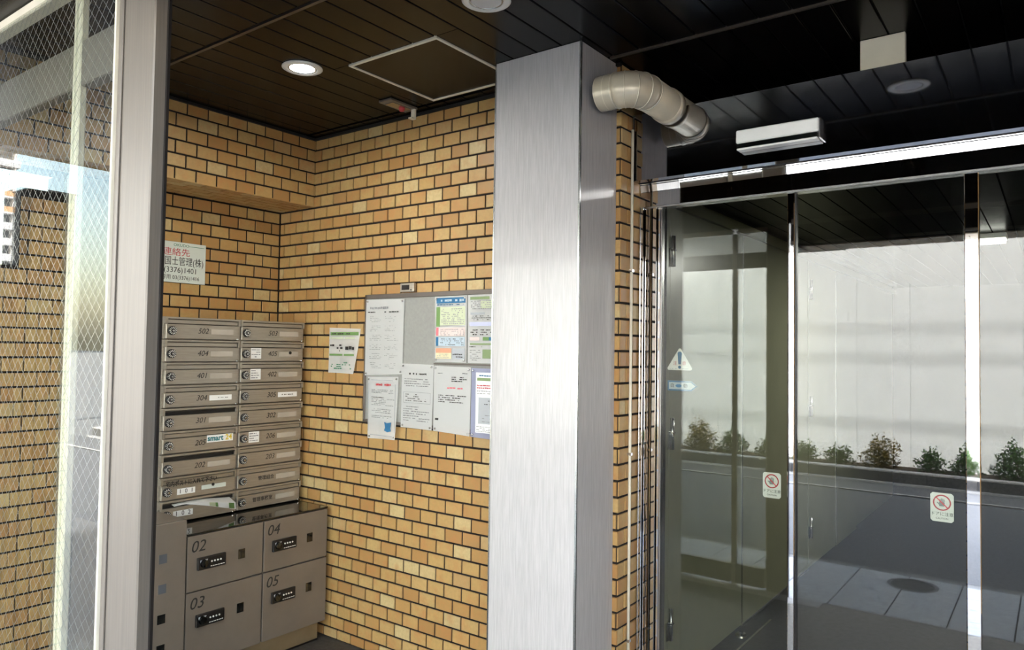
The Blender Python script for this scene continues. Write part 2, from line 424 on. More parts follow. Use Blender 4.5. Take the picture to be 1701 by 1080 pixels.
# dark edge trim along the brick walls
tr = obj('trim_1', box(bmesh.new(), XB, XE, YB-0.018, YB-0.001, H-0.014, H-0.001), 'plank_gap'); tr['kind'] = 'structure'
tr = obj('trim_2', box(bmesh.new(), XB+0.001, XB+0.018, 0.82, YB-0.02, H-0.014, H-0.001), 'plank_gap'); tr['kind'] = 'structure'
# access hatch
ht = empty('ceiling_hatch', ((HX0+HX1)/2, (HY0+HY1)/2, H), 'square ceiling hatch with pale metal rim, left of the grey pillar', 'hatch')
B('hatch_panel', 'plank', ht, HX0+0.012, HX1-0.012, HY0+0.012, HY1-0.012, H-0.001, H+0.010)
for nm, a in (('rim', (HX0, HX1, HY0, HY0+0.013)), ('rim', (HX0, HX1, HY1-0.013, HY1)), ('rim', (HX0, HX0+0.013, HY0+0.013, HY1-0.013)), ('rim', (HX1-0.013, HX1, HY0+0.013, HY1-0.013))):
    B(nm, 'plate', ht, *a, H-0.006, H+0.006, bev=0.001)

# ------------------------------------------------------------------ floor, pillar, street
fl = obj('floor', box(bmesh.new(), -4.05, 3.0, 0.78, GY, -0.05, 0.0), 'floor'); fl['kind'] = 'structure'
fi = obj('floor_inside', box(bmesh.new(), XE-0.4, 3.0, GY, 9.9, -0.05, 0.0), 'mat_dark'); fi['kind'] = 'structure'
PX0, PX1, PY0 = -1.9638, -1.5290, 2.4935
pi_ = obj('pillar', box(bmesh.new(), PX0, PX1, PY0, YB-0.002, 0, H-0.001, bev=0.0015), 'pillar'); pi_['kind'] = 'structure'
B('corner_strip', 'chrome_soft', pi_, PX1-0.006, PX1+0.002, PY0-0.002, PY0+0.006, 0, H-0.002)
B('corner_strip', 'chrome_soft', pi_, PX0-0.002, PX0+0.005, PY0-0.002, PY0+0.005, 0, H-0.002)

# pavement slabs
pv = obj('pavement', box(bmesh.new(), -40, 30, -0.26, 0.78, -0.08, -0.012), 'kerb_dark'); pv['kind'] = 'structure'
jx = -1.249; pw = 0.343
rows_y = [(-0.255, 0.012), (0.016, 0.262), (0.266, 0.52), (0.524, 0.772)]
cnt = 0; bmf = bmesh.new(); pm = {}
for k in range(-7, 30):
    for ri, (y0, y1) in enumerate(rows_y):
        x0 = jx+k*pw+0.005; x1 = x0+pw-0.010
        if -10 <= k <= 8:
            key = ri
            if key not in pm:
                bm = bmesh.new(); box(bm, 0, x1-x0, y0, y1, -0.03, 0.0, bev=0.003)
                me = bpy.data.meshes.new('slab'); bm.to_mesh(me); bm.free(); me.materials.append(M['paving']); pm[key] = me
            o = bpy.data.objects.new('slab', pm[key]); C.objects.link(o); o.location = (x0, 0, random.uniform(-0.001, 0.001)); par(o, pv)
        else: box(bmf, x0, x1, y0, y1, -0.03, 0)
o = obj('slab', bmf, 'paving', pv); o['kind'] = 'stuff'
st = obj('threshold_strip', box(bmesh.new(), -4.0, -1.27, 0.775, 0.90, -0.02, 0.002, bev=0.002), 'pale_stone'); st['kind'] = 'structure'
gt = obj('gutter', box(bmesh.new(), -40, 30, -0.44, -0.26, -0.10, -0.022), 'concrete'); gt['kind'] = 'structure'
rd = obj('road', box(bmesh.new(), -40, 30, -4.6, -0.44, -0.12, -0.02), 'asphalt'); rd['kind'] = 'structure'
ln = obj('gutter_far', box(bmesh.new(), -40, 30, -4.58, -3.88, -0.1, -0.012), 'asphalt'); ln['kind'] = 'structure'
B('edge_line', 'pale_stone', ln, -40, 30, -3.93, -3.88, -0.02, -0.008)
gr = obj('ground', box(bmesh.new(), -250, 120, -90, 140, -0.4, -0.125), 'concrete'); gr['kind'] = 'structure'
pk = empty('planter_kerb', (-3, -4.7, 0), 'low dark ribbed kerb edging the shrub bed across the road', 'kerb')
B('foot', 'pale_stone', pk, -14, 8, -4.66, -4.58, -0.02, 0.01)
for i in range(40):
    x0 = -14+i*0.55; B('kerb_stone', 'kerb_dark', pk, x0+0.004, x0+0.546, -4.78, -4.66, 0.0, 0.135, bev=0.004)
B('cap', 'pale_stone', pk, -14, 8, -4.80, -4.655, 0.136, 0.155)
sl = obj('soil_bed', box(bmesh.new(), -14, 8, -5.44, -4.80, -0.1, 0.12), 'soil'); sl['kind'] = 'structure'
# white construction hoarding
hd = empty('hoarding', (-3, -5.5, 0), 'tall white panelled hoarding across the road, mirrored in the doors', 'fence')
hm = box(bmesh.new(), 0, 0.6815, -5.50, -5.455, 0.0, 4.6, bev=0.002)
me = bpy.data.meshes.new('panel'); hm.to_mesh(me); hm.free(); me.materials.append(M['hoarding'])
for k in range(-17, 17):
    o = bpy.data.objects.new('panel', me); C.objects.link(o); o.location = (-3.011+k*0.6845, 0, -0.12); par(o, hd)
B('rail', 'gray_steel', hd, -14.6, 8.5, -5.56, -5.505, 0.5, 0.56); B('rail', 'gray_steel', hd, -14.6, 8.5, -5.56, -5.505, 2.9, 2.96)
B('top_cap', 'hoarding', hd, -14.66, 8.7, -5.52, -5.44, 4.485, 4.52)
# shrubs
def shrub(x, y, h, wd, mat, label, dens=1.0, seed=0):
    h *= 1.15
    rn = random.Random(seed); t = empty('shrub', (x, y, 0.12), label, 'shrub', 'shrubs along the white hoarding')
    bm = bmesh.new()
    for i in range(9):
        a = rn.uniform(0, 2*PI); cyl(bm, (x, y, 0.11), (x+math.cos(a)*wd*0.35*rn.random(), y+math.sin(a)*wd*0.25*rn.random(), 0.12+h*rn.uniform(0.5, 0.85)), 0.006, 0.002, 5)
    obj('stem', bm, 'bark', t)
    bm = bmesh.new()
    for i in range(int(5200*dens*wd*(h+0.08))):
        a = rn.uniform(0, 2*PI); rr = math.sqrt(rn.random()); zz = rn.random()
        zz = zz**0.85; env = math.sqrt(max(0.05, 1-(max(0, zz-0.25)/0.8)**2))*(0.85+0.3*math.sin(a*3+seed)*math.sin(zz*7+seed))
        p = Vector((x+math.cos(a)*rr*wd/2*env, y+math.sin(a)*rr*min(wd, 0.5)/2*env, 0.13+h*zz*(0.72+0.22*math.sin(a*2+seed)+0.35*rn.random()**3)))
        d = Vector((rn.gauss(0, 1), rn.gauss(0, 1), rn.gauss(0.5, 0.8))).normalized(); s = d.orthogonal().normalized()
        L = rn.uniform(0.022, 0.045); W = L*0.42
        v = [bm.verts.new(p), bm.verts.new(p+d*L*0.5+s*W), bm.verts.new(p+d*L), bm.verts.new(p+d*L*0.5-s*W)]
        bm.faces.new(v)
    o = obj('foliage', bm, mat, t); o['kind'] = 'stuff'
shr = [(-7.4, .30, .8), (-6.6, .34, .9), (-5.8, .28, .9), (-5.1, .30, .8), (-4.55, .38, .7), (-4.0, .30, .7), (-3.45, .26, .6), (-2.95, .22, .6), (-2.5, .20, .5), (-1.95, .34, .75), (-1.35, .24, .45), (-0.95, .30, .5), (-0.45, .36, .6), (0.1, .40, .7), (0.75, .32, .7), (1.5, .34, .8), (2.3, .3, .8)]
ORD = 'first second third fourth fifth sixth seventh eighth ninth tenth eleventh twelfth thirteenth fourteenth fifteenth sixteenth seventeenth'.split()
SPC = [1.02*2*min([abs(x-q[0])/2 for q in shr if q[0] != x]) for x, h, wd in shr]
for i, (x, h, wd) in enumerate(shr):
    shrub(x, -5.12+0.04*(i % 2), h, min(wd, SPC[i]), 'leaf2' if i in (4, 9) else 'leaf', '%s %s shrub, %s from the left in the row before the white hoarding' % ('tall' if h > .33 else 'low', 'brownish' if i in (4, 9) else 'green', ORD[i]), seed=i)
# manhole
mh = empty('manhole_cover', (-0.855, -0.03, 0), 'round iron cover set in the pavement, mirrored in the glass door', 'manhole')
obj('cover', lathe(bmesh.new(), (-0.855, -0.03, 0.0), [(0.001, 0.004), (0.13, 0.004), (0.135, 0.002), (0.14, 0.0), (0.14, -0.01)], 32), 'kerb_dark', mh)
obj('ring', lathe(bmesh.new(), (-0.855, -0.03, 0.0), [(0.143, 0.003), (0.165, 0.003), (0.166, -0.01), (0.143, -0.01), (0.143, 0.003)], 32), 'concrete', mh)
# overhead cables between two poles
for px in (-16.22, 12.22):
    t = empty('utility_pole', (px, -1.6, 0), 'grey concrete utility pole carrying cables, at the %s end of the street' % ('left' if px < 0 else 'right'), 'pole', 'utility poles')
    obj('shaft', cyl(bmesh.new(), (px, -1.6, -0.1), (px, -1.6, 8.5), 0.16, 0.11, 16), 'concrete', t)
    B('cross_arm', 'gray_steel', t, px-0.05, px+0.05, -2.1, -1.1, 7.6, 7.7)
SL = SUN.z/SUN.y
for zz, yy, r, nm in ((2.08, -1.6, 0.017, 'upper'), (1.65, -1.6, 0.018, 'middle'), (0.72, -1.6, 0.022, 'lower')):
    zc = zz+(yy+5.455)*SL; pts = []
    for i in range(41):
        x = -16+28*i/40.0; pts.append((x, yy, zc+0.004*((x+1)**2)*0.35-0.05))
    t = obj('overhead_cable', tube(bmesh.new(), pts, r, 8), 'cable', None, True)
    tag(t, 'black overhead cable along the street, %s of the three' % nm, 'cable', 'overhead cables')

# ------------------------------------------------------------------ building mass (encloses everything, carries the tiled eave beam)
def S(name, mat, *a):
    o = obj(name, box(bmesh.new(), *a), mat); o['kind'] = 'structure'; return o
S('roof', 'render', -4.15, 6.0, 0.48, 10.2, H+0.055, 4.75)
S('wall_inside_rear', 'mat_dark', -1.72, 3.0, 9.7, 9.89, 0, 2.46)
S('wall_front_left', 'plank', -4.15, -1.475, 0.70, 0.80, 2.55, H+0.05)
eb = S('wall_front', 'grout', -1.475, 3.0, 0.486, 0.774, 2.40, H+0.05)
tiles(eb, '-Y', 0.486, -1.475, 2.9, 0, 7, 0.1157, -4.1, single=lambda a, z: False)
bm = bmesh.new()
for i in range(4):
    k = 0
    while -1.47+k*0.1157 < 2.85:
        box(bm, -1.47+k*0.1157+(0.05 if i % 2 else 0), -1.47+k*0.1157+0.109+(0.05 if i % 2 else 0), 0.49+i*0.071, 0.49+i*0.071+0.063, 2.394, 2.40); k += 1
o = obj('soffit_tile', bm, 'tile_far', eb); o['kind'] = 'stuff'
# inner face of the beam: plain dark board with two metal shutter rails
B('inner_board', 'plank', eb, -1.46, 2.95, 0.774, 0.786, 2.40, H-0.002)
B('shutter_rail', 'beige_alu', eb, -1.46, 2.95, 0.786, 0.80, 2.545, 2.575)
B('shutter_rail', 'beige_alu', eb, -1.46, 2.95, 0.786, 0.80, 2.41, 2.425)
S('wall_right', 'tile_far', 2.45, 6.0, 0.48, 3.0, 0, H+0.05)
S('wall_side', 'render', 3.0, 6.0, 3.0, 10.2, 0, H+0.05)
S('wall_rear', 'render', -4.15, 6.0, 9.9, 10.2, 0, H+0.05)
S('wall_core', 'render', -4.15, -1.72, TY+0.31, 9.9, 0, H+0.05)
ic = S('ceiling_inside', 'plank_gap', -1.72, 3.0, GY+0.12, 9.9, 2.47, 2.52)
for k in range(0, 32):
    x0 = -1.56+k*0.1227
    B('plank', 'plank', ic, x0+0.004, min(x0+0.119, 2.99), GY+0.12, 9.88, 2.458, 2.47)
S('wall_plenum', 'plank_gap', -1.72, 3.0, 4.2, 4.3, 2.52, H+0.05)
# right end pilaster next to the doors
rp = S('wall_pilaster', 'grout', 1.45, 2.45, TY, GY+0.2, 0, H)
tiles(rp, '-Y', TY, 1.45, 2.45, 0, 42, 0.1157, 1.45, single=lambda a, z: False, clip_z=0.004)

# ------------------------------------------------------------------ interior olive wall with steel doors
XO = -1.553
ow = S('wall_inside', 'olive', XO-0.16, XO-0.03, GY+0.05, 9.9, 0, 2.47)
B('top_trim', 'olive', ow, XO-0.03, XO+0.012, GY+0.05, 9.9, 2.385, 2.43)
def steel_door(nm, y0, y1, hz, hy):
    d = empty(nm, (XO, (y0+y1)/2, 0), kind='structure')
    B('door_leaf', 'olive', d, XO-0.03, XO, y0+0.004, y1-0.004, 0.01, 2.38, bev=0.002)
    B('strike_edge', 'chrome_soft', d, XO-0.005, XO+0.004, y1-0.012, y1, 0.02, 2.375)
    for z in hz:
        h = empty('hinge', (XO+0.012, hy, z), parent=d)
        obj('barrel', cyl(bmesh.new(), (XO+0.012, hy, z), (XO+0.012, hy, z+0.155), 0.011, n=14), 'chrome_soft', h, True)
        B('hinge_leaf', 'chrome_soft', h, XO, XO+0.004, hy-0.035, hy, z, z+0.09)
        B('ring', 'black', h, XO+0.0, XO+0.0245, hy-0.0125, hy+0.0125, z+0.080, z+0.085)
    return d
steel_door('door_3', 3.40, 4.46, (0.235, 1.17, 2.08), 3.415)
steel_door('door_4', 5.94, 6.82, (0.235, 1.17, 2.08), 5.977)
B('frame_post', 'olive', ow, XO-0.03, XO+0.004, 3.20, 3.396, 0.0, 2.385, bev=0.002)
B('wall_panel', 'olive', ow, XO-0.03, XO-0.002, 4.465, 5.935, 0.0, 2.384, bev=0.002)
B('wall_panel', 'olive', ow, XO-0.03, XO-0.002, 6.825, 7.62, 0.0, 2.384, bev=0.002)
B('baseboard_1', 'kerb_dark', None, XO+0.0, XO+0.006, 4.47, 5.93, 0.0, 0.012)['kind'] = 'structure'
ds = empty('door_stopper', (-1.50, 4.30, 0), 'small grey disc door stopper on the dark lobby floor', 'door stop')
obj('disc', lathe(bmesh.new(), (-1.50, 4.30, 0.0), [(0.001, 0.022), (0.026, 0.020), (0.034, 0.010), (0.036, 0.0)], 24), 'chrome_soft', ds)
obj('rubber_pad', lathe(bmesh.new(), (-1.50, 4.30, 0.0), [(0.001, 0.030), (0.012, 0.030), (0.013, 0.021)], 16), 'black', ds)
fr = empty('floor_rail', (-1.44, 3.9, 0), 'thin bright metal guide rail let into the dark lobby floor', 'rail')
B('channel', 'chrome_soft', fr, -1.452, -1.440, 3.1, 4.68, -0.01, 0.003); B('channel_lip', 'black', fr, -1.458, -1.453, 3.1, 4.68, -0.01, 0.002)

# ------------------------------------------------------------------ transom, header, doors
ts = S('wall_transom', 'transom', XE+0.0, 1.45, TY-0.005, TY+0.05, 2.405, 2.698)
B('edge_strip', 'chrome_soft', ts, XE-0.0, XE+0.006, TY-0.012, TY-0.0055, 2.405, 2.698)
B('back_board', 'plank_gap', ts, XE, 1.45, TY+0.051, GY+0.12, 2.405, 2.46)
hdp = S('door_header', 'chrome', XE, 1.45, GY-0.02, GY+0.08, 2.302, 2.366)
bm = bmesh.new()   # upper mirror band leaning slightly outwards
for x0, x1 in ((XE, 1.45),):
    y0, y1, z0, z1 = GY-0.022, GY-0.026, 2.382, 2.404
    v = [bm.verts.new(p) for p in ((x0, GY-0.020, 2.368), (x1, GY-0.020, 2.368), (x1, GY-0.0282, 2.432), (x0, GY-0.0282, 2.432), (x0, GY+0.08, 2.368), (x1, GY+0.08, 2.368), (x1, GY+0.08, 2.432), (x0, GY+0.08, 2.432))]
    for f in ((0, 1, 2, 3), (5, 4, 7, 6), (4, 0, 3, 7), (1, 5, 6, 2), (3, 2, 6, 7), (4, 5, 1, 0)): bm.faces.new([v[i] for i in f])
obj('upper_band', bm, 'chrome', hdp)
B('groove', 'black', hdp, XE, 1.45, GY-0.0262, GY-0.021, 2.398, 2.4015)
B('lower_lip', 'chrome_soft', hdp, XE, 1.45, GY-0.024, GY+0.03, 2.292, 2.301, bev=0.001)
jb = empty('door_jamb', ((XE-1.404)/2, GY, 0), kind='structure')
for i, (x0, x1, yy) in enumerate(((XE+0.002, -1.487, -0.03), (-1.484, -1.470, -0.015), (-1.467, -1.449, -0.022), (-1.446, -1.428, -0.018), (-1.425, -1.412, -0.006))):
    B('strip', 'chrome', jb, x0, x1, GY+yy, GY+0.06, 0, 2.300, bev=0.0015)
for x0, x1, yy in ((-1.5025, -1.4995, -0.033), (-1.411, -1.406, -0.004)):
    B('bead', 'chrome_soft', jb, x0, x1, GY+yy, GY+0.02, 0, 2.300)
cn = empty('conduit', (-1.500, 2.872, 0), 'thin vertical grey conduit clipped to the brick end beside the doors', 'pipe')
obj('tube', cyl(bmesh.new(), (-1.4985, 2.885, 0.0), (-1.4985, 2.885, 2.63), 0.0065, n=10), 'plate', cn, True)
for z in (0.4, 1.2, 2.0): B('clip', 'chrome_soft', cn, -1.508, -1.490, 2.876, 2.894, z, z+0.012)
def pane(nm, x0, x1, yc, posts):
    d = empty(nm, ((x0+x1)/2, yc, 0), kind='structure')
    B('glass_pane', 'door_glass', d, x0, x1, yc-0.005, yc+0.005, 0.075, 2.291)
    B('bottom_rail', 'chrome', d, x0, x1, yc-0.016, yc+0.016, 0.006, 0.075, bev=0.002)
    for a, b in posts:
        B('post', 'chrome', d, a, b, yc-0.022, yc+0.022, 0.0, 2.2915, bev=0.003)
    return d
pane('window_2', -1.405, -0.86, GY, [])
pane('door_1', -0.832, -0.259, GY, [(-0.86, -0.832), (-0.259, -0.215)])
pane('door_5', -0.215, 0.40, GY, [(0.40, 0.43)])
pane('window_3', 0.43, 1.42, GY, [(1.42, 1.45)])
B('edge_gasket', 'black', bpy.data.objects['door_1'], -0.8315, -0.828, GY-0.012, GY+0.012, 0.07, 2.29)

# ------------------------------------------------------------------ stickers on the inner side of the glass
YI = GY+0.0056+0.0012
def sticker_root(n, a, z, label, group=None): return empty(n, (a, YI, z), label, 'sticker', group)
t = sticker_root('warning_sticker', -1.326, 1.57, 'white triangular warning sticker with blue exclamation mark on the door glass')
obj('backing', poly(bmesh.new(), YI, '-Y', [(-1.378, 1.574), (-1.272, 1.574), (-1.266, 1.582), (-1.320, 1.668), (-1.328, 1.668), (-1.382, 1.582)], -0.0004), 'white', t)
obj('exclamation_mark', poly(bmesh.new(), YI, '-Y', [(-1.330, 1.599), (-1.318, 1.599), (-1.314, 1.648), (-1.319, 1.655), (-1.329, 1.655), (-1.334, 1.648)], 0.0006), 'ink_blue', t)
obj('exclamation_dot', lathe(bmesh.new(), (-1.324, YI, 1.587), [(0.001, -0.0016), (0.0068, -0.0016), (0.0068, -0.0004)], 18, 'Y'), 'ink_blue', t)
text('lettering', '注', 0.019, -1.345, 1.603, YI, '-Y', 0.0008, 'ink_red', t); text('lettering', '意', 0.019, -1.303, 1.603, YI, '-Y', 0.0008, 'ink_red', t)
dashes('small_print', -1.37, -1.335, 1.576, 1.584, 1, YI, '-Y', 0.0006, 'ink_blue', t, seed=4, lo=.002, hi=.004); dashes('small_print', -1.312, -1.278, 1.576, 1.584, 1, YI, '-Y', 0.0006, 'ink_blue', t, seed=5, lo=.002, hi=.004)
t = sticker_root('arrow_sticker', -1.31, 1.48, 'blue arrow sticker reading automatic door, below the warning triangle')
obj('backing', poly(bmesh.new(), YI, '-Y', [(-1.380, 1.484), (-1.270, 1.484), (-1.242, 1.506), (-1.270, 1.528), (-1.380, 1.528)], -0.0004), 'ink_blue', t)
obj('inner_panel', poly(bmesh.new(), YI, '-Y', [(-1.373, 1.491), (-1.272, 1.491), (-1.251, 1.506), (-1.272, 1.521), (-1.373, 1.521)], 0.0006), 'p_sky', t)
text('lettering', '自', 0.020, -1.358, 1.506, YI, '-Y', 0.0015, 'ink', t); text('lettering', '動', 0.020, -1.297, 1.506, YI, '-Y', 0.0015, 'ink', t)
obj('oval', lathe(bmesh.new(), (-1.328, YI, 1.506), [(0.001, -0.0022), (0.007, -0.0022), (0.007, -0.0014)], 18, 'Y'), 'ink_blue', t).scale = (2.0, 1, 1)
def caution(a0, z1, label):
    wd, hh = 0.072, 0.101; a = a0+wd/2
    t = sticker_root('caution_sticker', a, z1-hh, label, 'door caution stickers')
    b = 0.007; obj('backing', poly(bmesh.new(), YI, '-Y', [(a0+b, z1-hh), (a0+wd-b, z1-hh), (a0+wd, z1-hh+b), (a0+wd, z1-b), (a0+wd-b, z1), (a0+b, z1), (a0, z1-b), (a0, z1-hh+b)], -0.0004), 'white', t)
    cz = z1-0.034
    obj('red_ring', lathe(bmesh.new(), (a, YI, cz), [(0.0235, -0.0005), (0.0280, -0.0005), (0.0280, -0.0014), (0.0235, -0.0014), (0.0235, -0.0005)], 36, 'Y'), 'ink_red', t)
    d = 0.0175
    obj('red_bar', poly(bmesh.new(), YI, '-Y', [(a-d-.0013, cz+d-.0013), (a+d-.0013, cz-d-.0013), (a+d+.0013, cz-d+.0013), (a-d+.0013, cz+d+.0013)], 0.0014), 'ink_red', t)
    # hand pictogram: palm, four fingers and a thumb
    bm = bmesh.new()
    poly(bm, YI, '-Y', [(a-.008, cz-.013), (a+.007, cz-.013), (a+.009, cz-.002), (a+.006, cz+.003), (a-.008, cz+.003), (a-.010, cz-.004)], 0.0006, 0.0003)
    for i, (dx, L) in enumerate(((-.0078, .009), (-.0036, .012), (.0006, .0115), (.0048, .009))):
        poly(bm, YI, '-Y', [(a+dx, cz+.002), (a+dx+.003, cz+.002), (a+dx+.0038, cz+.003+L), (a+dx+.0005, cz+.003+L)], 0.0010, 0.0003)
    poly(bm, YI, '-Y', [(a-.009, cz-.008), (a-.016, cz-.001), (a-.0145, cz+.002), (a-.008, cz-.003)], 0.0010, 0.0003)
    obj('hand_pictogram', bm, 'ink_soft', t)
    text('lettering', 'ドアに注意', 0.0142, a, z1-hh+0.0265, YI, '-Y', 0.0006, 'ink', t); text('small_lettering', 'CAUTION', 0.0085, a, z1-hh+0.0115, YI, '-Y', 0.0006, 'ink', t)
caution(-0.963, 1.174, 'white caution sticker with red ring, on the pane left of the thin post')
caution(-0.370, 1.168, 'white caution sticker with red ring, on the pane left of the wide chrome post')

# ------------------------------------------------------------------ door sensor on the transom
t = empty('door_sensor', (-0.872, TY, 2.46), 'slim silver door sensor on the black transom above the doors', 'sensor')
B('housing', 'white', t, -1.026, -0.712, TY-0.048, TY-0.0055, 2.488, 2.540, bev=0.004)
B('lens_strip', 'black_gloss', t, -1.020, -0.718, TY-0.044, TY-0.006, 2.468, 2.487, bev=0.002)
B('lower_lip', 'white', t, -1.022, -0.716, TY-0.050, TY-0.006, 2.459, 2.467, bev=0.002)
B('end_cap', 'chrome_soft', t, -0.7115, -0.705, TY-0.046, TY-0.0056, 2.462, 2.538, bev=0.001)

# white plate hanging from the ceiling behind the transom edge
t = empty('ceiling_plate', (-0.542, 3.13, H), 'small blank cream box under the ceiling behind the transom edge', 'box')
B('plate', 'plate', t, -0.622, -0.462, 3.13, 3.16, 2.56, H-0.001, bev=0.002)
B('mounting_tab', 'plate', t, -0.56, -0.52, 3.161, 3.20, H-0.02, H-0.001)

# ------------------------------------------------------------------ ventilation duct
dr = 0.071; xz = 2.700; xd = -1.327
t = empty('ventilation_duct', (xd, 2.7, xz), 'beige spiral-seam ventilation duct with an elbow, above the brick pilaster', 'duct')
ycen = 2.585; rb = 0.085
pts = [(xd+0.002, 3.30, xz), (xd, 3.0, xz), (xd, ycen+rb, xz)]
arc = []
for i in range(1, 9):
    a = PI/2*i/8; arc.append((xd-rb+rb*math.cos(a), ycen+rb-rb*math.sin(a), xz))
obj('straight_pipe', tube(bmesh.new(), [(xd, 3.42, xz), (xd, 3.0, xz), (xd, ycen+rb-0.01, xz)], dr*0.985, 32), 'duct', t, True)
obj('elbow', tube(bmesh.new(), [(xd, ycen+rb+0.01, xz)]+arc, dr, 32), 'duct', t, True)
xe = xd-rb
obj('outlet_pipe', tube(bmesh.new(), [(xe+0.005, ycen, xz), (xe-0.075, ycen, xz)], dr*0.985, 32, caps=False), 'duct', t, True)
obj('outlet_grille', lathe(bmesh.new(), (xe-0.055, ycen, xz), [(0.001, 0), (dr*0.9, 0), (dr*0.9, 0.004)], 24, 'X'), 'black', t)
for i, p in enumerate([(xd, ycen+rb, xz)]+arc):
    if i % 2 and i != 8: continue
    a = PI/2*i/8; nrm = Vector((-math.sin(a), -math.cos(a), 0))
    obj('seam', tube(bmesh.new(), [Vector(p)-nrm*0.002, Vector(p)+nrm*0.002], dr+0.0022, 32), 'seam', t, True)
for x in (xe-0.035, xe-0.073):
    obj('seam', tube(bmesh.new(), [(x-0.002, ycen, xz), (x+0.002, ycen, xz)], dr+0.0015, 32, caps=False), 'seam', t, True)
obj('collar', tube(bmesh.new(), [(xd, TY-0.055, xz), (xd, TY-0.015, xz)], dr+0.004, 32), 'duct', t, True)

# ------------------------------------------------------------------ downlights
def downlight(x, y, label, lit=False, z=H, r=0.088):
    t = empty('downlight', (x, y, z), label, 'light', 'recessed ceiling downlights')
    obj('trim_ring', lathe(bmesh.new(), (x, y, z), [(r, -0.001), (r+0.001, -0.004), (r-0.006, -0.008), (r-0.022, -0.009), (r-0.026, -0.006), (r-0.026, -0.001), (r, -0.001)], 48), 'white', t, True)
    obj('inner_ring', lathe(bmesh.new(), (x, y, z), [(r-0.027, -0.001), (r-0.027, -0.006), (r-0.032, -0.0065), (r-0.032, -0.001), (r-0.027, -0.001)], 48), 'chrome_soft', t, True)
    obj('lens', lathe(bmesh.new(), (x, y, z), [(0.001, -0.005), (r-0.033, -0.005), (r-0.033, -0.001)], 40), 'lit' if lit else 'diffuser', t)
    return t
downlight(-2.705, 2.033, 'round white ceiling downlight switched on above the mail boxes', True)
downlight(-1.631, 2.009, 'round unlit ceiling downlight at the top edge, in front of the grey pillar')
downlight(-0.545, 2.02, 'round unlit ceiling downlight mirrored at the right in the black transom')
la = bpy.data.lights.new('downlight_bulb', 'AREA'); la.shape = 'DISK'; la.size = 0.11; la.energy = 10.0; la.color = (1, 0.95, 0.86); la.spread = math.radians(170)
lo = bpy.data.objects.new('downlight_bulb', la); C.objects.link(lo); lo.location = (-2.705, 2.033, H-0.012)

t = empty('lobby_light', (-0.38, 5.75, 2.458), 'white box light under the lobby ceiling behind the glass doors', 'light')
B('housing', 'white', t, -0.50, -0.26, 5.66, 5.84, 2.425, 2.4575, bev=0.003)
B('diffuser', 'lit_soft', t, -0.49, -0.27, 5.67, 5.83, 2.405, 2.4245, bev=0.003)
la = bpy.data.lights.new('lobby_tube', 'AREA'); la.shape = 'RECTANGLE'; la.size = 0.2; la.size_y = 0.15; la.energy = 42.0; la.color = (1, 0.98, 0.93)
lo = bpy.data.objects.new('lobby_tube', la); C.objects.link(lo); lo.location = (-0.38, 5.75, 2.402)
# small alarm fitting on the ceiling
t = empty('ceiling_alarm', (-2.71, 2.62, H), 'small beige ceiling fitting with red lamp and hook, near the brick wall', 'alarm')
B('base_plate', 'beige_alu', t, -2.745, -2.655, 2.53, 2.72, H-0.012, H-0.001, bev=0.002)
B('recess', 'chrome_soft', t, -2.728, -2.672, 2.56, 2.69, H-0.016, H-0.012)
obj('red_lamp', lathe(bmesh.new(), (-2.70, 2.65, H), [(0.001, -0.034), (0.012, -0.030), (0.016, -0.018), (0.016, -0.012)], 20), 'ink_red', t, True)
bm = bmesh.new(); box(bm, -2.682, -2.658, 2.70, 2.712, H-0.065, H-0.012); box(bm, -2.682, -2.658, 2.68, 2.70, H-0.065, H-0.058); obj('hook', bm, 'plate', t)

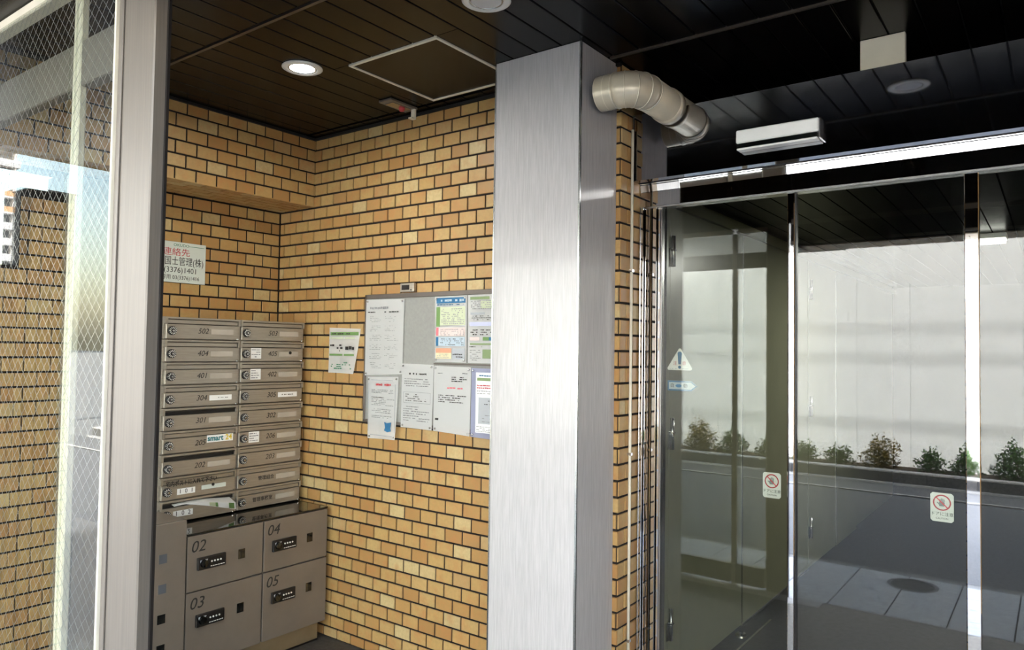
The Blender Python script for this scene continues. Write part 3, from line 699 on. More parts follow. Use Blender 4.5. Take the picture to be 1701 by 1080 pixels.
# ------------------------------------------------------------------ mail boxes
FX = -3.60; MW = 0.4225; MP = 0.1164; MZ = 1.796; MY = 1.9175
left = ['502', '404', '401', '304', '301', '205', '202', '101', '102']
right = ['503', '405', '402', '305', '302', '206', '203', '管理組合', '管理事務室']
def mailbox(col, r, num):
    y0 = MY+col*(MW+0.003); y1 = y0+MW; z1 = MZ-r*MP; z0 = z1-MP+0.003
    open_ = (col == 0 and num in ('301', '202', '102')); lab = {'管理組合': 'manager association', '管理事務室': 'manager office'}.get(num, 'number '+num)
    ex = {'405': ', small white note and a dark dot', '402': ', small white note beside its lock', '305': ', white name strip', '304': ', pale name label', '206': ', white note beside its lock',
          '205': ', green and yellow sticker', '301': ', flap pushed open', '202': ', flap pushed open', '101': ', handwritten request above the number', '102': ', leaflet sticking out of its slot'}.get(num, '')
    pos = ('top', 'second from the top', 'third from the top', 'fourth from the top', 'middle one', 'fourth from the bottom', 'third from the bottom', 'second from the bottom', 'lowest')[r]
    t = empty('mailbox', (FX-0.1, (y0+y1)/2, z0), 'mail box, %s, %s column%s' % (pos.replace('middle one', 'in the middle'), 'left' if col == 0 else 'right', ex if ex else ', plain steel'), 'mailbox', 'steel mail boxes in two columns')
    bm = bmesh.new(); box(bm, XM+0.002, FX-0.016, y0, y1, z0, z1); obj('body', bm, 'box_steel', t)
    fz = z0+0.076   # top of door face
    B('door', 'box_steel', t, FX-0.016, FX, y0+0.006, y1-0.006, z0+0.002, fz, bev=0.002)
    for a, b in ((y0, y0+0.012), (y1-0.012, y1)): B('side_frame', 'box_steel', t, FX-0.016, FX+0.002, a, b, fz+0.001, z1-0.001)
    B('top_frame', 'box_steel', t, FX-0.016, FX+0.003, y0+0.012, y1-0.012, z1-0.011, z1-0.001, bev=0.001)
    B('slot', 'box_dark', t, FX-0.0155, FX-0.0125, y0+0.012, y1-0.012, fz+0.001, z1-0.0115)
    if open_:
        bm = bmesh.new(); v = [bm.verts.new(p) for p in ((FX-0.002, y0+0.014, z1-0.0125), (FX-0.002, y1-0.014, z1-0.0125), (FX-0.0125, y1-0.014, z1-0.019), (FX-0.0125, y0+0.014, z1-0.019))]
        bm.faces.new(v); bmesh.ops.solidify(bm, geom=bm.faces[:], thickness=0.001); obj('flap', bm, 'box_steel', t)
    else: B('flap', 'box_steel', t, FX-0.009, FX-0.003, y0+0.0145, y1-0.0145, fz+0.004, z1-0.0135, bev=0.0015)
    # dial lock
    k = empty('dial_lock', (FX, y0+0.034, z0+0.040), parent=t); cy, cz = y0+0.034, z0+0.042
    obj('dial', lathe(bmesh.new(), (FX, cy, cz), [(0.0225, 0), (0.0225, 0.010), (0.019, 0.014), (0.011, 0.0145), (0.010, 0.018), (0.001, 0.0185)], 26, 'X'), 'black', k)
    bm = bmesh.new()
    for i in range(12):
        a = 2*PI*i/12; c, s = math.cos(a), math.sin(a)
        v = [bm.verts.new((FX+0.0156, cy+c*q-s*e, cz+s*q+c*e)) for q, e in ((0.010, -0.0010), (0.0195, -0.0015), (0.0195, 0.0015), (0.010, 0.0010))]
        v2 = [bm.verts.new((FX+0.0140, cy+c*q-s*e, cz+s*q+c*e)) for q, e in ((0.012, -0.0013), (0.019, -0.0013), (0.019, 0.0013), (0.012, 0.0013))]
        bm.faces.new(v); bm.faces.new(v2[::-1])
        for q in range(4): bm.faces.new((v[q], v2[q], v2[(q+1) % 4], v[(q+1) % 4]))
    obj('dial_marks', bm, 'white', k)
    obj('dial_cap', lathe(bmesh.new(), (FX+0.0185, cy, cz), [(0.0065, 0), (0.0055, 0.003), (0.001, 0.0035)], 18, 'X'), 'chrome_soft', k)
    B('latch_pin', 'chrome_soft', t, FX, FX+0.006, y1-0.022, y1-0.012, z0+0.001, z0+0.009, bev=0.001)
    ym = (y0+y1)/2
    if num == '101':
        B('film', 'clear_film', t, FX+0.0042, FX+0.0047, y0-0.004, y1-0.01, z0+0.058, z1-0.004)
        B('number_strip', 'paper', t, FX+0.0002, FX+0.001, y0+0.088, y0+0.185, z0+0.022, z0+0.052)
        text('number', '1  0  1', 0.030, y0+0.136, z0+0.037, FX, '+X', 0.0012, 'ink', t)
        text('handwriting', '宅内ポストに入れて下さい', 0.030, y0+0.165, z0+0.080, FX, '+X', 0.0052, 'ink', t, xs=0.78, bold=0.0006)
        B('name_plate', 'sign', t, FX+0.0002, FX+0.001, y0+0.22, y0+0.36, z0+0.030, z0+0.052)
        obj('dot', lathe(bmesh.new(), (FX, y0+0.285, z0+0.050), [(0.001, 0.003), (0.008, 0.003), (0.008, 0)], 16, 'X'), 'ink', t)
    elif num == '102':
        B('number_strip', 'paper', t, FX+0.0002, FX+0.001, y0+0.070, y0+0.175, z0+0.028, z0+0.058)
        text('number', '1  0  2', 0.032, y0+0.122, z0+0.043, FX, '+X', 0.0012, 'ink', t)
    elif col == 1 and r >= 7: text('number', num, 0.026, y0+(0.185 if r == 7 else 0.165), z0+0.044, FX, '+X', 0.0003, 'ink', t, bold=0.0003)
    else: text('number', num, 0.040, y0+0.205, z0+0.043, FX, '+X', 0.0003, 'ink', t, shear=0.25)
    if num not in ('101', '102', '205'):
        white = num in ('304', '305')
        B('name_plate', 'paper' if white else 'p_tag', t, FX+0.0002, FX+0.0018, y0+0.250, y0+0.380, z0+0.028, z0+0.056, bev=0.0004)
        if num == '305': dashes('name', y0+0.275, y0+0.355, z0+0.034, z0+0.050, 1, FX, '+X', 0.002, 'ink', t, seed=9, lo=.004, hi=.008, ragged=False)
        if num == '304': dashes('name', y0+0.30, y0+0.36, z0+0.034, z0+0.050, 1, FX, '+X', 0.002, 'ink_soft', t, seed=9, lo=.004, hi=.008, ragged=False)
    if num == '205':
        B('sticker', 'paper', t, FX+0.0002, FX+0.001, y0+0.243, y0+0.395, z0+0.040, z0+0.078)
        text('lettering', 'smart', 0.040, y0+0.246, z0+0.060, FX, '+X', 0.0012, 'ink_teal', t, 'LEFT', xs=0.98, bold=0.0012); text('lettering', '24', 0.040, y0+0.350, z0+0.060, FX, '+X', 0.0012, 'ink_yellow', t, 'LEFT', xs=0.95, bold=0.0012)
    if num in ('405', '402', '206'):
        B('note', 'paper', t, FX+0.0002, FX+0.001, y0+0.066, y0+0.132, z0+0.016, z0+0.076)
        dashes('note_text', y0+0.070, y0+0.127, z0+0.02, z0+0.072, 4, FX, '+X', 0.0012, 'ink_soft', t, seed=r, lo=.008, hi=.03)
    if num == '405': obj('dot', lathe(bmesh.new(), (FX, y0+0.325, z0+0.050), [(0.001, 0.006), (0.009, 0.005), (0.009, 0)], 16, 'X'), 'ink', t)
    return t
for r in range(9):
    mailbox(0, r, left[r]); mailbox(1, r, right[r])
# crumpled leaflet in 102
y0 = MY; z0 = MZ-9*MP+0.003
bm = bmesh.new(); rowsL = []
for i in range(17):
    s = i/16; y = y0+0.065+0.325*s; zt = z0+0.088-0.004*s+0.008*math.sin(s*4); hgt = 0.004+0.058*max(0, s-0.18)**0.8; out = 0.006+0.045*max(0, s-0.1)
    rowsL.append((bm.verts.new((FX-0.010, y, zt+0.004)), bm.verts.new((FX+out, y+0.002, zt-hgt*0.35)), bm.verts.new((FX+out*0.9+0.006, y+0.004, zt-hgt))))
for a, b in zip(rowsL, rowsL[1:]):
    bm.faces.new((a[0], b[0], b[1], a[1])); bm.faces.new((a[1], b[1], b[2], a[2]))
bmesh.ops.solidify(bm, geom=bm.faces[:], thickness=0.0008)
t = obj('leaflet', bm, 'paper'); tag(t, 'white and green leaflet hanging out of the mail slot of box 102', 'leaflet')
bm = bmesh.new()
def lp(s, q, lift=0.0012):
    y = y0+0.065+0.325*s; zt = z0+0.088-0.004*s+0.008*math.sin(s*4); hgt = 0.004+0.058*max(0, s-0.18)**0.8; out = 0.006+0.045*max(0, s-0.1)
    return (FX+out+0.006*q+lift, y+0.003, zt-hgt*(0.35+0.65*q))
for s0, s1, mt in ((0.88, 0.97, 'p_green'), (0.66, 0.70, 'p_green')):
    b2 = bmesh.new(); b2.faces.new([b2.verts.new(lp(s, q)) for s, q in ((s0, 0.05), (s1, 0.05), (s1, 0.92), (s0, 0.92))]); bmesh.ops.solidify(b2, geom=b2.faces[:], thickness=0.0006); obj('print', b2, mt, t)
b2 = bmesh.new(); b2.faces.new([b2.verts.new(lp(s, q)) for s, q in ((0.56, 0.05), (0.66, 0.05), (0.66, 0.9), (0.56, 0.9))]); bmesh.ops.solidify(b2, geom=b2.faces[:], thickness=0.0006); obj('print', b2, 'p_lime', t); bm.free()

# ------------------------------------------------------------------ parcel lockers
LX = -3.35; LT = 0.745
t0 = empty('locker_plinth', (LX-0.1, 2.3, 0), 'brass-toned metal plinth under the parcel lockers', 'plinth')
B('plinth_front', 'locker_base', t0, XM+0.01, LX-0.03, 1.93, 2.735, 0.0, 0.103)
B('foot_strip', 'black', t0, LX-0.029, LX-0.025, 1.93, 2.735, 0.0, 0.008)
t0 = empty('counter_top', (LX-0.2, 2.35, LT), 'black glossy worktop over the parcel lockers, under the mail boxes', 'counter top')
B('top_sheet', 'black_gloss', t0, XM+0.002, LX, 1.925, 2.768, LT-0.008, LT, bev=0.0015)
B('back_lip', 'black', t0, XM+0.002, XM+0.012, 1.925, 2.768, LT+0.0005, LT+0.003)
def locker(num, y0, y1, z0, z1, label):
    t = empty('parcel_locker', (LX-0.2, (y0+y1)/2, z0), label, 'locker', 'taupe parcel lockers')
    B('body', 'locker', t, XM+0.01, LX-0.02, y0+0.001, y1-0.001, z0+0.001, z1-0.001)
    B('door', 'locker', t, LX-0.019, LX, y0+0.003, y1-0.003, z0+0.003, z1-0.003, bev=0.0015)
    text('number', num, 0.078, y0+0.056, z1-0.058, LX, '+X', 0.0003, 'ink', t, shear=0.22)
    k = empty('keypad', (LX, y0+0.13, z1-0.17), parent=t); a = y0+0.05; b = a+0.150; c = z1-0.172; d = c+0.060
    B('housing', 'black', k, LX, LX+0.014, a, b, c, d, bev=0.003)
    obj('knob', lathe(bmesh.new(), (LX+0.014, a+0.032, c+0.030), [(0.020, 0), (0.017, 0.010), (0.001, 0.011)], 20, 'X'), 'black_gloss', k)
    bm = bmesh.new(); poly(bm, LX+0.014, '+X', [(a+0.010, d-0.012), (a+0.020, d-0.010), (a+0.012, d-0.024)], 0.0002); poly(bm, LX+0.014, '+X', [(a+0.036, d-0.010), (a+0.052, d-0.010), (a+0.044, d-0.022)], 0.0002)
    obj('marks', bm, 'p_gray', k)
    bm = bmesh.new()
    for i in range(4): lathe(bm, (LX+0.014, a+0.072+i*0.016, c+0.034), [(0.0045, 0), (0.0042, 0.0025), (0.0005, 0.003)], 10, 'X')
    obj('buttons', bm, 'white', k)
    dashes('caption', a+0.066, b-0.006, c+0.008, c+0.014, 1, LX+0.014, '+X', 0.0002, 'white', k, seed=3, fill=1, hfrac=0.7, lo=.008, hi=.014, ragged=False)
    wy = y0+0.275; wz = z1-0.165
    B('window_frame', 'locker', t, LX, LX+0.001, wy-0.003, wy+0.041, wz-0.003, wz+0.051)
    B('window', 'black_gloss', t, LX+0.001, LX+0.0018, wy, wy+0.038, wz, wz+0.048)
    B('window_bar', 'box_dark', t, LX+0.0018, LX+0.0024, wy+0.014, wy+0.016, wz+0.002, wz+0.046)
locker('02', 1.925, 2.346, 0.465, LT-0.01, 'taupe parcel locker 02 at the upper left, beside the narrow panel')
locker('03', 1.925, 2.346, 0.103, 0.463, 'taupe parcel locker 03 at the lower left')
locker('04', 2.349, 2.768, 0.465, LT-0.01, 'taupe parcel locker 04 at the upper right, next to the brick wall')
locker('05', 2.349, 2.768, 0.103, 0.463, 'taupe parcel locker 05 at the lower right, above the plinth')
t = empty('locker_control_column', (LX-0.2, 1.77, 0), 'narrow taupe locker column with four small square windows', 'locker')
B('body', 'locker', t, XM+0.01, LX-0.015, 1.62, 1.922, 0.0, 0.818)
B('front', 'locker', t, LX-0.014, LX+0.004, 1.62, 1.919, 0.004, 0.816, bev=0.002)
for i in range(5):
    z = 0.636-i*0.1385
    B('window_frame', 'locker', t, LX+0.004, LX+0.005, 1.783, 1.827, z-0.003, z+0.045); B('window', 'black_gloss' if i > 1 else 'tower_dark', t, LX+0.005, LX+0.0058, 1.786, 1.824, z, z+0.042)

# ------------------------------------------------------------------ sign above the mail boxes
t = empty('contact_sign', (XM, 2.15, 1.995), 'white plastic contact sign with red and black lettering above the mail boxes', 'sign')
B('board', 'sign', t, XM+0.001, XM+0.006, 1.93, 2.301, 1.997, 2.222, bev=0.001)
X6 = XM+0.006
text('lettering', 'OKUDO', 0.022, 2.155, 2.204, X6, '+X', 0.0002, 'ink_green', t, xs=1.1)
B('green_line', 'ink_green', t, X6+0.0002, X6+0.001, 2.20, 2.29, 2.202, 2.2045)
text('lettering', '連絡先', 0.046, 2.128, 2.163, X6, '+X', 0.0002, 'ink_red', t, xs=1.15)
text('lettering', '国士管理(株)', 0.052, 2.175, 2.112, X6, '+X', 0.0002, 'ink', t, xs=0.78)
text('lettering', '(3376)1401', 0.042, 2.155, 2.065, X6, '+X', 0.0002, 'ink', t, xs=1.0)
text('lettering', '専用 03(3376)1416', 0.030, 2.155, 2.024, X6, '+X', 0.0002, 'ink', t, xs=0.93)

# ------------------------------------------------------------------ notice board and papers
BX0, BX1, BZ0, BZ1 = -3.083, -1.985, 1.245, 1.945; BY = YB-0.001
t = empty('notice_board', ((BX0+BX1)/2, BY, BZ0), 'grey felt notice board in a metal frame, covered with papers', 'notice board')
B('felt_panel', 'felt', t, BX0+0.01, BX1-0.01, BY-0.016, BY, BZ0+0.01, BZ1-0.01)
for a in ((BX0, BX1, BZ1-0.024, BZ1), (BX0, BX1, BZ0, BZ0+0.016), (BX0, BX0+0.014, BZ0, BZ1), (BX1-0.014, BX1, BZ0, BZ1)):
    B('frame', 'board_frame', t, a[0], a[1], BY-0.024, BY, a[2], a[3], bev=0.002)
B('divider', 'board_frame', t, -2.56, BX1-0.014, BY-0.0235, BY-0.016, 1.572, 1.580)
PP = BY-0.0245
def sheet(name, pts, label, cat='poster', group='papers on the notice board', P=PP, curl=0.0, mat='paper'):
    a0 = min(p[0] for p in pts); z0 = min(p[1] for p in pts)
    t = empty(name, ((pts[0][0]+pts[1][0])/2, P, z0), label, cat, group)
    bm = bmesh.new(); n = 8; g = []
    tl, tr_, br, bl = [Vector(p) for p in pts]
    rn = random.Random(hash(label) % 1000 if False else len(label))
    ph = rn.uniform(0, 6)
    for i in range(n+1):
        row = []
        for j in range(n+1):
            u, v = j/n, i/n; p = (tl*(1-u)+tr_*u)*(1-v)+(bl*(1-u)+br*u)*v
            off = 0.0008+0.0012*(1+math.sin(ph+u*5+v*3))+curl*v*v*abs(u-0.35)
            row.append(bm.verts.new((p.x, P-off, p.y)))
        g.append(row)
    for i in range(n):
        for j in range(n): bm.faces.new((g[i][j], g[i][j+1], g[i+1][j+1], g[i+1][j]))
    bmesh.ops.solidify(bm, geom=bm.faces[:], thickness=0.0004)
    obj('paper', bm, mat, t)
    return t
def fr2(pts, a0, a1, v0, v1):
    """sub rectangle in fractions of the sheet: a left->right, v top->bottom (axis aligned)"""
    x0 = pts[0][0]; x1 = pts[1][0]; z1 = pts[0][1]; z0 = pts[3][1]
    return x0+(x1-x0)*a0, x0+(x1-x0)*a1, z1+(z0-z1)*v1, z1+(z0-z1)*v0
OFF = 0.0042
def blk(t, pts, nm, mat, a0, a1, v0, v1, off=OFF, P=PP): 
    x0, x1, z0, z1 = fr2(pts, a0, a1, v0, v1); return obj(nm, flat(bmesh.new(), P, '-Y', x0, x1, z0, z1, off, 0.0003), mat, t)
def dsh(t, pts, mat, a0, a1, v0, v1, rows, seed=0, off=OFF+0.0005, P=PP, nm='printed_text', **k):
    x0, x1, z0, z1 = fr2(pts, a0, a1, v0, v1); return dashes(nm, x0, x1, z0, z1, rows, P, '-Y', off, mat, t, seed=seed, **k)
def pins(t, pts, P=PP):
    for i, (dx, dz) in enumerate(((0.012, -0.012), (-0.012, -0.012), (-0.012, 0.012), (0.012, 0.012))):
        x = pts[i][0]+dx; z = pts[i][1]+dz
        obj('pin', lathe(bmesh.new(), (x, P, z), [(0.006, -0.004), (0.004, -0.009), (0.001, -0.0095)], 12, 'Y'), 'chrome_soft', t)
A = [(-3.067, 1.918), (-2.775, 1.914), (-2.778, 1.515), (-3.068, 1.500)]
t = sheet('notice', A, 'tall white notice with faint grey sketches, upper left of the board')
dsh(t, A, 'ink_soft', 0.08, 0.60, 0.09, 0.14, 1, 1, hfrac=0.6, ragged=False); dsh(t, A, 'ink', 0.06, 0.42, 0.155, 0.185, 1, 2, hfrac=0.5); dsh(t, A, 'ink', 0.5, 0.88, 0.155, 0.185, 1, 3, hfrac=0.5)
for i in range(6):
    v = 0.22+i*0.12
    dsh(t, A, 'ink_soft', 0.12, 0.44, v, v+0.085, 4, 10+i, hfrac=0.22, fill=0.6, lo=.003, hi=.02); dsh(t, A, 'ink_soft', 0.52, 0.88, v, v+0.085, 4, 30+i, hfrac=0.22, fill=0.55, lo=.003, hi=.02)
pins(t, A)
Bp = [(-2.554, 1.917), (-2.340, 1.919), (-2.340, 1.585), (-2.550, 1.586)]
t = sheet('poster', Bp, 'colourful waste sorting poster with blue header, green, pink and blue bands')
blk(t, Bp, 'header_band', 'ink_blue', 0.06, 0.96, 0.02, 0.105); dsh(t, Bp, 'p_sky', 0.20, 0.92, 0.035, 0.09, 1, 4, hfrac=0.7, ragged=False); dsh(t, Bp, 'ink_blue', 0.08, 0.9, 0.115, 0.14, 1, 5, hfrac=0.6, ragged=False)
blk(t, Bp, 'green_field', 'p_lime', 0.18, 0.96, 0.16, 0.44); blk(t, Bp, 'green_tab', 'p_green', 0.06, 0.18, 0.16, 0.46)
dsh(t, Bp, 'ink_soft', 0.22, 0.94, 0.18, 0.43, 9, 6, hfrac=0.6, lo=.003, hi=.010, fill=0.65, ragged=False)
blk(t, Bp, 'pink_field', 'p_pink', 0.14, 0.96, 0.475, 0.60); blk(t, Bp, 'pink_tab', 'ink_pink', 0.06, 0.14, 0.475, 0.60); dsh(t, Bp, 'ink_soft', 0.2, 0.94, 0.49, 0.6, 4, 7, hfrac=0.55, lo=.003, hi=.009, fill=0.6, ragged=False)
blk(t, Bp, 'blue_field', 'p_sky', 0.06, 0.96, 0.62, 0.755); blk(t, Bp, 'blue_tab', 'ink_blue', 0.06, 0.14, 0.62, 0.755, OFF+0.0004); dsh(t, Bp, 'ink', 0.2, 0.92, 0.635, 0.75, 4, 8, hfrac=0.5, lo=.003, hi=.009, fill=0.5, ragged=False)
blk(t, Bp, 'yellow_field', 'p_cream', 0.06, 0.55, 0.79, 0.95); blk(t, Bp, 'orange_field', 'p_orange', 0.06, 0.55, 0.79, 0.86, OFF+0.0004); blk(t, Bp, 'grey_field', 'p_gray', 0.58, 0.96, 0.79, 0.95)
dsh(t, Bp, 'ink', 0.6, 0.92, 0.86, 0.94, 2, 9, hfrac=0.6, lo=.004, hi=.012); dsh(t, Bp, 'ink_soft', 0.1, 0.5, 0.87, 0.94, 3, 11, OFF+.001, hfrac=0.4)
pins(t, Bp)
Cp = [(-2.334, 1.919), (-2.06, 1.921), (-2.06, 1.585), (-2.330, 1.585)]
t = sheet('poster', Cp, 'printed poster with green and grey boxes, partly behind the pillar edge')
blk(t, Cp, 'title_band', 'p_olive', 0.06, 0.5, 0.03, 0.07); blk(t, Cp, 'green_box', 'p_lime', 0.3, 0.62, 0.09, 0.2); dsh(t, Cp, 'ink_soft', 0.08, 0.9, 0.08, 0.22, 5, 12, hfrac=0.5, lo=.004, hi=.012)
blk(t, Cp, 'grey_bar', 'p_gray', 0.07, 0.4, 0.26, 0.29); dsh(t, Cp, 'ink', 0.08, 0.9, 0.3, 0.38, 3, 13, hfrac=0.45, lo=.003, hi=.012, fill=0.5)
blk(t, Cp, 'blue_bar', 'p_lav', 0.05, 0.95, 0.40, 0.46); dsh(t, Cp, 'ink', 0.08, 0.9, 0.5, 0.6, 3, 14, hfrac=0.5, lo=.004, hi=.012, fill=0.5)
blk(t, Cp, 'pink_box', 'p_pink', 0.06, 0.28, 0.62, 0.67); blk(t, Cp, 'green_tab', 'p_green', 0.36, 0.5, 0.62, 0.67); blk(t, Cp, 'blue_tab', 'ink_blue', 0.5, 0.66, 0.62, 0.67)
blk(t, Cp, 'caption_bar', 'p_olive', 0.07, 0.56, 0.71, 0.735); dsh(t, Cp, 'ink', 0.06, 0.6, 0.75, 0.775, 1, 15, hfrac=0.5); blk(t, Cp, 'olive_box', 'p_olive', 0.36, 0.62, 0.80, 0.93); dsh(t, Cp, 'ink_soft', 0.07, 0.32, 0.8, 0.97, 6, 16, hfrac=0.4)
E_ = [(-2.782, 1.572), (-2.556, 1.570), (-2.560, 1.236), (-2.781, 1.238)]
t = sheet('notice', E_, 'white notice with centred title and a boxed paragraph, below the bare felt', curl=0.003)
dsh(t, E_, 'ink', 0.25, 0.80, 0.13, 0.18, 1, 20, hfrac=0.55, lo=.006, hi=.012, ragged=False); dsh(t, E_, 'ink_soft', 0.1, 0.92, 0.22, 0.36, 4, 21, hfrac=0.4)
x0, x1, z0, z1 = fr2(E_, 0.08, 0.93, 0.44, 0.61)
bm = bmesh.new()
for a in ((x0, x1, z0, z0+.001), (x0, x1, z1-.001, z1), (x0, x0+.001, z0, z1), (x1-.001, x1, z0, z1)): flat(bm, PP, '-Y', *a, OFF, 0.0003)
obj('text_box', bm, 'ink_soft', t); dsh(t, E_, 'ink', 0.14, 0.85, 0.46, 0.59, 4, 22, hfrac=0.35, fill=0.6); dsh(t, E_, 'ink_soft', 0.08, 0.92, 0.65, 0.9, 7, 23, hfrac=0.4); pins(t, E_)
Fp = [(-2.552, 1.566), (-2.309, 1.563), (-2.308, 1.226), (-2.550, 1.236)]
t = sheet('notice', Fp, 'white letter notice with a short pink line in its middle', curl=0.003)
dsh(t, Fp, 'ink_soft', 0.12, 0.3, 0.1, 0.125, 1, 24, hfrac=.5); dsh(t, Fp, 'ink_soft', 0.7, 0.95, 0.09, 0.12, 1, 25, hfrac=.5); dsh(t, Fp, 'ink', 0.5, 0.95, 0.15, 0.24, 3, 26, hfrac=.5); dsh(t, Fp, 'ink_pink', 0.38, 0.8, 0.31, 0.35, 1, 27, hfrac=.6, ragged=False)
dsh(t, Fp, 'ink', 0.14, 0.92, 0.43, 0.56, 4, 28, hfrac=.42); blk(t, Fp, 'stamp', 'ink', 0.06, 0.15, 0.80, 0.83); pins(t, Fp)
G = [(-2.305, 1.560), (-2.06, 1.560), (-2.06, 1.218), (-2.303, 1.226)]
t = sheet('notice', G, 'lavender-bordered notice, rightmost of the lower papers, cut off by the pillar', mat='p_lav', curl=0.002)
blk(t, G, 'white_field', 'paper', 0.13, 0.9, 0.06, 0.93); blk(t, G, 'green_band', 'p_olive', 0.16, 0.8, 0.135, 0.18, OFF+.0005); dsh(t, G, 'ink_blue', 0.16, 0.6, 0.09, 0.12, 1, 29, OFF+.001, hfrac=.6)
dsh(t, G, 'ink_red', 0.16, 0.85, 0.23, 0.30, 2, 31, OFF+.001, hfrac=.55, ragged=False); dsh(t, G, 'ink_soft', 0.16, 0.85, 0.31, 0.38, 2, 32, OFF+.001, hfrac=.4)
blk(t, G, 'grey_panel', 'p_gray', 0.2, 0.85, 0.42, 0.80, OFF+.0005); dsh(t, G, 'ink', 0.30, 0.8, 0.44, 0.54, 2, 33, OFF+.001, hfrac=.3); dsh(t, G, 'ink_soft', 0.3, 0.8, 0.65, 0.79, 3, 34, OFF+.001, hfrac=.3); dsh(t, G, 'ink_soft', 0.16, 0.85, 0.83, 0.92, 4, 35, OFF+.001, hfrac=.4)
pins(t, G)
D = [(-3.044, 1.493), (-2.806, 1.500), (-2.818, 1.166), (-3.030, 1.160)]
t = sheet('notice', D, 'white notice with rounded border, red heading and blue emblem, hanging below the board', curl=0.012)
dsh(t, D, 'ink_red', 0.2, 0.82, 0.09, 0.14, 1, 40, OFF+.002, hfrac=.7, lo=.006, hi=.014, ragged=False); dsh(t, D, 'ink_soft', 0.16, 0.9, 0.19, 0.26, 3, 41, OFF+.002, hfrac=.5)
dsh(t, D, 'ink', 0.16, 0.65, 0.31, 0.34, 1, 42, OFF+.002, hfrac=.5); dsh(t, D, 'ink_soft', 0.16, 0.9, 0.34, 0.46, 5, 43, OFF+.002, hfrac=.4); dsh(t, D, 'ink_soft', 0.18, 0.85, 0.5, 0.58, 3, 44, OFF+.003, hfrac=.4); dsh(t, D, 'ink_soft', 0.18, 0.85, 0.61, 0.66, 2, 45, OFF+.003, hfrac=.4)
x0, x1, z0, z1 = fr2(D, 0.06, 0.93, 0.04, 0.94); bm = bmesh.new()
for a in ((x0+.02, x1-.02, z0, z0+.003), (x0+.02, x1-.02, z1-.003, z1), (x0, x0+.0025, z0+.02, z1-.02), (x1-.0025, x1, z0+.02, z1-.02)): flat(bm, PP, '-Y', *a, OFF+.003, 0.0003)
obj('border', bm, 'p_gray', t); x0, x1, z0, z1 = fr2(D, 0.60, 0.82, 0.71, 0.87)
obj('emblem', poly(bmesh.new(), PP, '-Y', [(x0, z1), (x0+.02, z1-.006), (x1, z1), (x1-.006, z0+.02), (x1, z0+.006), (x0+.024, z0), (x0, z0+.008), (x0+.008, z0+.024)], OFF+.004), 'ink_blue', t); pins(t, D)
PH = YB-0.002
Hh = [(-3.402, 1.766), (-3.136, 1.758), (-3.168, 1.504), (-3.394, 1.506)]
t = sheet('leaflet', Hh, 'green and white leaflet stuck on the tiles left of the notice board', 'leaflet', None, P=PH, curl=0.03)
o2 = 0.014
blk(t, Hh, 'green_header', 'p_green', 0.05, 0.95, 0.10, 0.17, 0.0045, PH); dsh(t, Hh, 'ink', 0.10, 0.80, 0.11, 0.16, 1, 50, 0.0050, PH, hfrac=.7, ragged=False)
for a0, a1 in ((0.05, 0.47), (0.52, 0.84)):
    blk(t, Hh, 'green_bar', 'p_lime', a0, a1, 0.21, 0.25, 0.0055, PH); blk(t, Hh, 'green_bar', 'p_green', a0, a1, 0.58, 0.62, 0.010, PH)
dsh(t, Hh, 'ink', 0.06, 0.5, 0.36, 0.54, 3, 51, 0.008, PH, hfrac=.7, fill=.4, lo=.006, hi=.02); dsh(t, Hh, 'ink', 0.56, 0.84, 0.40, 0.50, 1, 52, 0.010, PH, hfrac=.8, fill=1, lo=.022, hi=.026, ragged=False)
dsh(t, Hh, 'ink_green', 0.1, 0.8, 0.75, 0.92, 4, 53, o2+.004, PH, hfrac=.6, fill=.4, lo=.005, hi=.02)
# thermometer above the board
t = empty('wall_thermometer', (-2.75, YB, 1.95), 'small grey digital thermometer on the tiles above the notice board', 'thermometer')
B('case', 'box_steel', t, -2.815, -2.715, YB-0.022, YB-0.001, 1.950, 1.998, bev=0.003); B('display', 'box_dark', t, -2.800, -2.745, YB-0.0235, YB-0.022, 1.962, 1.988)
B('button', 'black', t, -2.736, -2.728, YB-0.0245, YB-0.022, 1.958, 1.964)

# ------------------------------------------------------------------ street-side screen of wired glass
sc_ = empty('window_1', (-2.4, SY, 0), kind='structure')
def post(nm, mat, x0, x1, y0, y1, z0, z1, bev=0.003): return B(nm, mat, sc_, x0, x1, y0, y1, z0, z1, bev=bev)
post('corner_post', 'beige_alu', -1.642, -1.487, SY, SY+0.032, 0.0, 2.549, 0.003)
post('corner_post_rib', 'beige_alu', -1.622, -1.614, SY-0.004, SY-0.0, 0.0, 2.548, 0.001)
post('glazing_bead', 'cream_alu', -1.650, -1.643, SY-0.006, SY+0.03, 0.0, 2.549, 0.001)
post('rear_strip', 'black', -1.4865, -1.480, SY+0.026, SY+0.032, 0.0, 2.549, 0.0)
for x in (-1.895, -2.90, -3.86): post('mullion', 'cream_alu', x, x+0.039, SY+0.012, SY+0.03, 0.0, 2.515)
for a, b in ((-3.816, -2.90), (-2.861, -1.895), (-1.856, -1.652)):
    post('rail', 'beige_alu', a, b, SY+0.014, SY+0.045, 2.262, 2.372); post('top_rail', 'cream_alu', a, b, SY+0.010, SY+0.045, 2.516, 2.549)
    post('sill', 'beige_alu', a, b, SY+0.014, SY+0.055, 0.02, 0.155)
    B('glass_pane', 'screen_glass', sc_, a-0.002, b+0.002, SY+0.002, SY+0.007, 0.02, 2.516)
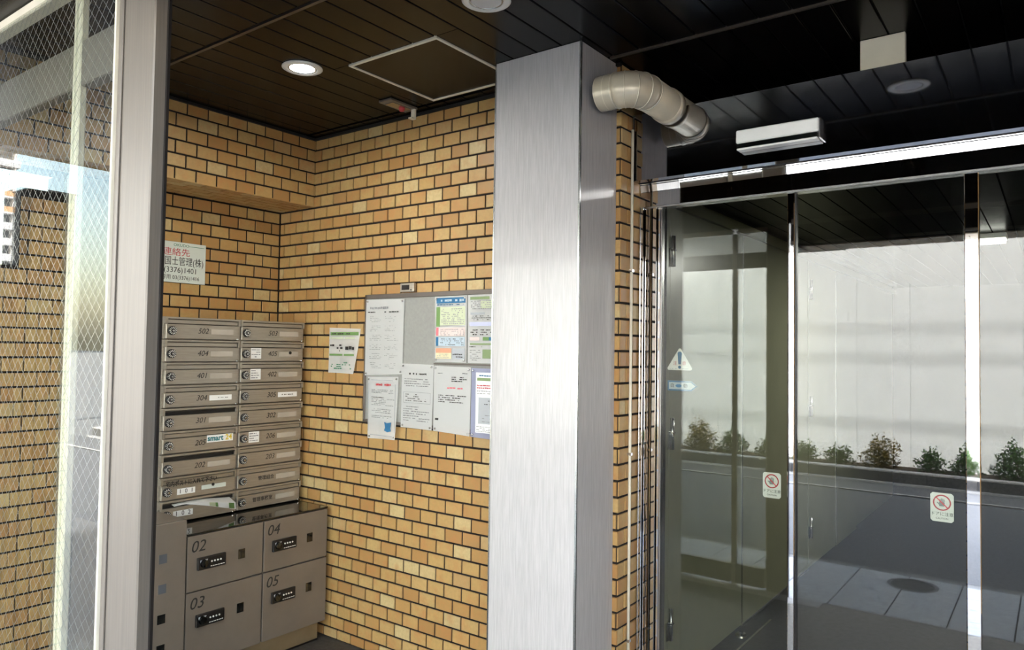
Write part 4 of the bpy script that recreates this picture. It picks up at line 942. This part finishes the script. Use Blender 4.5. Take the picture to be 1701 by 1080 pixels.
def mesh_wires(x0, x1, z0, z1, y, step=0.028, hw=0.00038):
    bm = bmesh.new()
    def seg(a, b):
        d = (b-a); n = Vector((-d.z, 0, d.x)).normalized()*hw
        f = [bm.verts.new(p) for p in (a-n+Vector((0, -hw, 0)), b-n+Vector((0, -hw, 0)), b+n+Vector((0, -hw, 0)), a+n+Vector((0, -hw, 0)))]
        g = [bm.verts.new(p) for p in (a+Vector((0, hw, 0)), b+Vector((0, hw, 0)))]
        bm.faces.new(f); bm.faces.new((f[0], g[0], g[1], f[1])); bm.faces.new((f[2], g[1], g[0], f[3]))
    for s in (1, -1):
        c0 = (z0-s*(x1 if s > 0 else x0)); c1 = (z1-s*(x0 if s > 0 else x1)); c = math.ceil(c0/step)*step
        while c < c1:
            ps = []
            for x in (x0, x1):
                z = s*x+c
                if z0 <= z <= z1: ps.append(Vector((x, y, z)))
            for z in (z0, z1):
                x = (z-c)/s
                if x0 < x < x1: ps.append(Vector((x, y, z)))
            if len(ps) >= 2: seg(ps[0], ps[1])
            c += step
    o = obj('wire_mesh', bm, 'wire', sc_); o['kind'] = 'stuff'
mesh_wires(-3.816, -2.90, 0.02, 2.515, SY+0.0045, 0.035); mesh_wires(-2.861, -1.895, 0.02, 2.515, SY+0.0045, 0.035); mesh_wires(-1.856, -1.652, 0.02, 2.515, SY+0.0045, 0.035)
mesh_wires(-1.895, -1.856, 0.02, 2.515, SY+0.0045, 0.035)
B('glass_pane', 'screen_glass', sc_, -1.892, -1.859, SY+0.002, SY+0.007, 0.02, 2.515)

# ------------------------------------------------------------------ brick wing wall at the left boundary, on the street side of the screen
bm = bmesh.new(); box(bm, XM-0.20, XM-0.006, -0.10, 0.10, 0, 2.386); box(bm, XM-0.20, XM-0.006, 0.10, 0.69, 0, 2.012)
ww = obj('wall_wing', bm, 'grout'); ww['kind'] = 'structure'
tiles(ww, '+X', XM-0.006, -0.098, 0.098, 8, 42, 0.098, -0.098, single=lambda a, z: True, limit=120, clip_z=0.004)
tiles(ww, '+X', XM-0.006, 0.102, 0.69, 13, 42, 0.1157, 0.102, single=lambda a, z: True, limit=170, clip_z=0.004)
B('coping', 'grout', ww, XM-0.205, XM-0.001, -0.103, 0.103, 2.387, 2.393); B('coping', 'grout', ww, XM-0.205, XM-0.001, 0.106, 0.69, 2.013, 2.019)
cn2 = S('canopy', 'plank_gap', -3.98, -1.46, -0.75, 0.69, 2.572, 2.70)
for k in range(20):
    B('plank', 'plank', cn2, -3.97+k*0.1227, -3.97+k*0.1227+0.117, -0.745, 0.688, 2.56, 2.572)
B('fascia', 'bead', cn2, -3.985, -3.98, -0.755, 0.69, 2.555, 2.70); B('fascia', 'bead', cn2, -3.98, -1.46, -0.757, -0.7505, 2.555, 2.70)

# ------------------------------------------------------------------ far apartment tower seen through the screen
tw = empty('apartment_tower', (-165, -38, 0), 'distant pale apartment tower with balcony rows reflected in the wired glass', 'building')
B('core', 'tower_dark', tw, -180, -161.5, -53.7, -16.5, -0.3, 62)
for i in range(20):
    z = 2.2+i*3.0
    B('balcony_slab', 'tower', tw, -161.5, -159.6, -54.1, -16.1, z, z+0.35)
    B('railing', 'tower_orange' if i in (8, 9, 10) else 'tower', tw, -159.9, -159.6, -54.1, -16.1, z+0.36, z+1.35)
for i in range(7): B('fin', 'tower', tw, -161.5, -159.8, -53.5+i*6.1, -53.2+i*6.1, -0.3, 61)
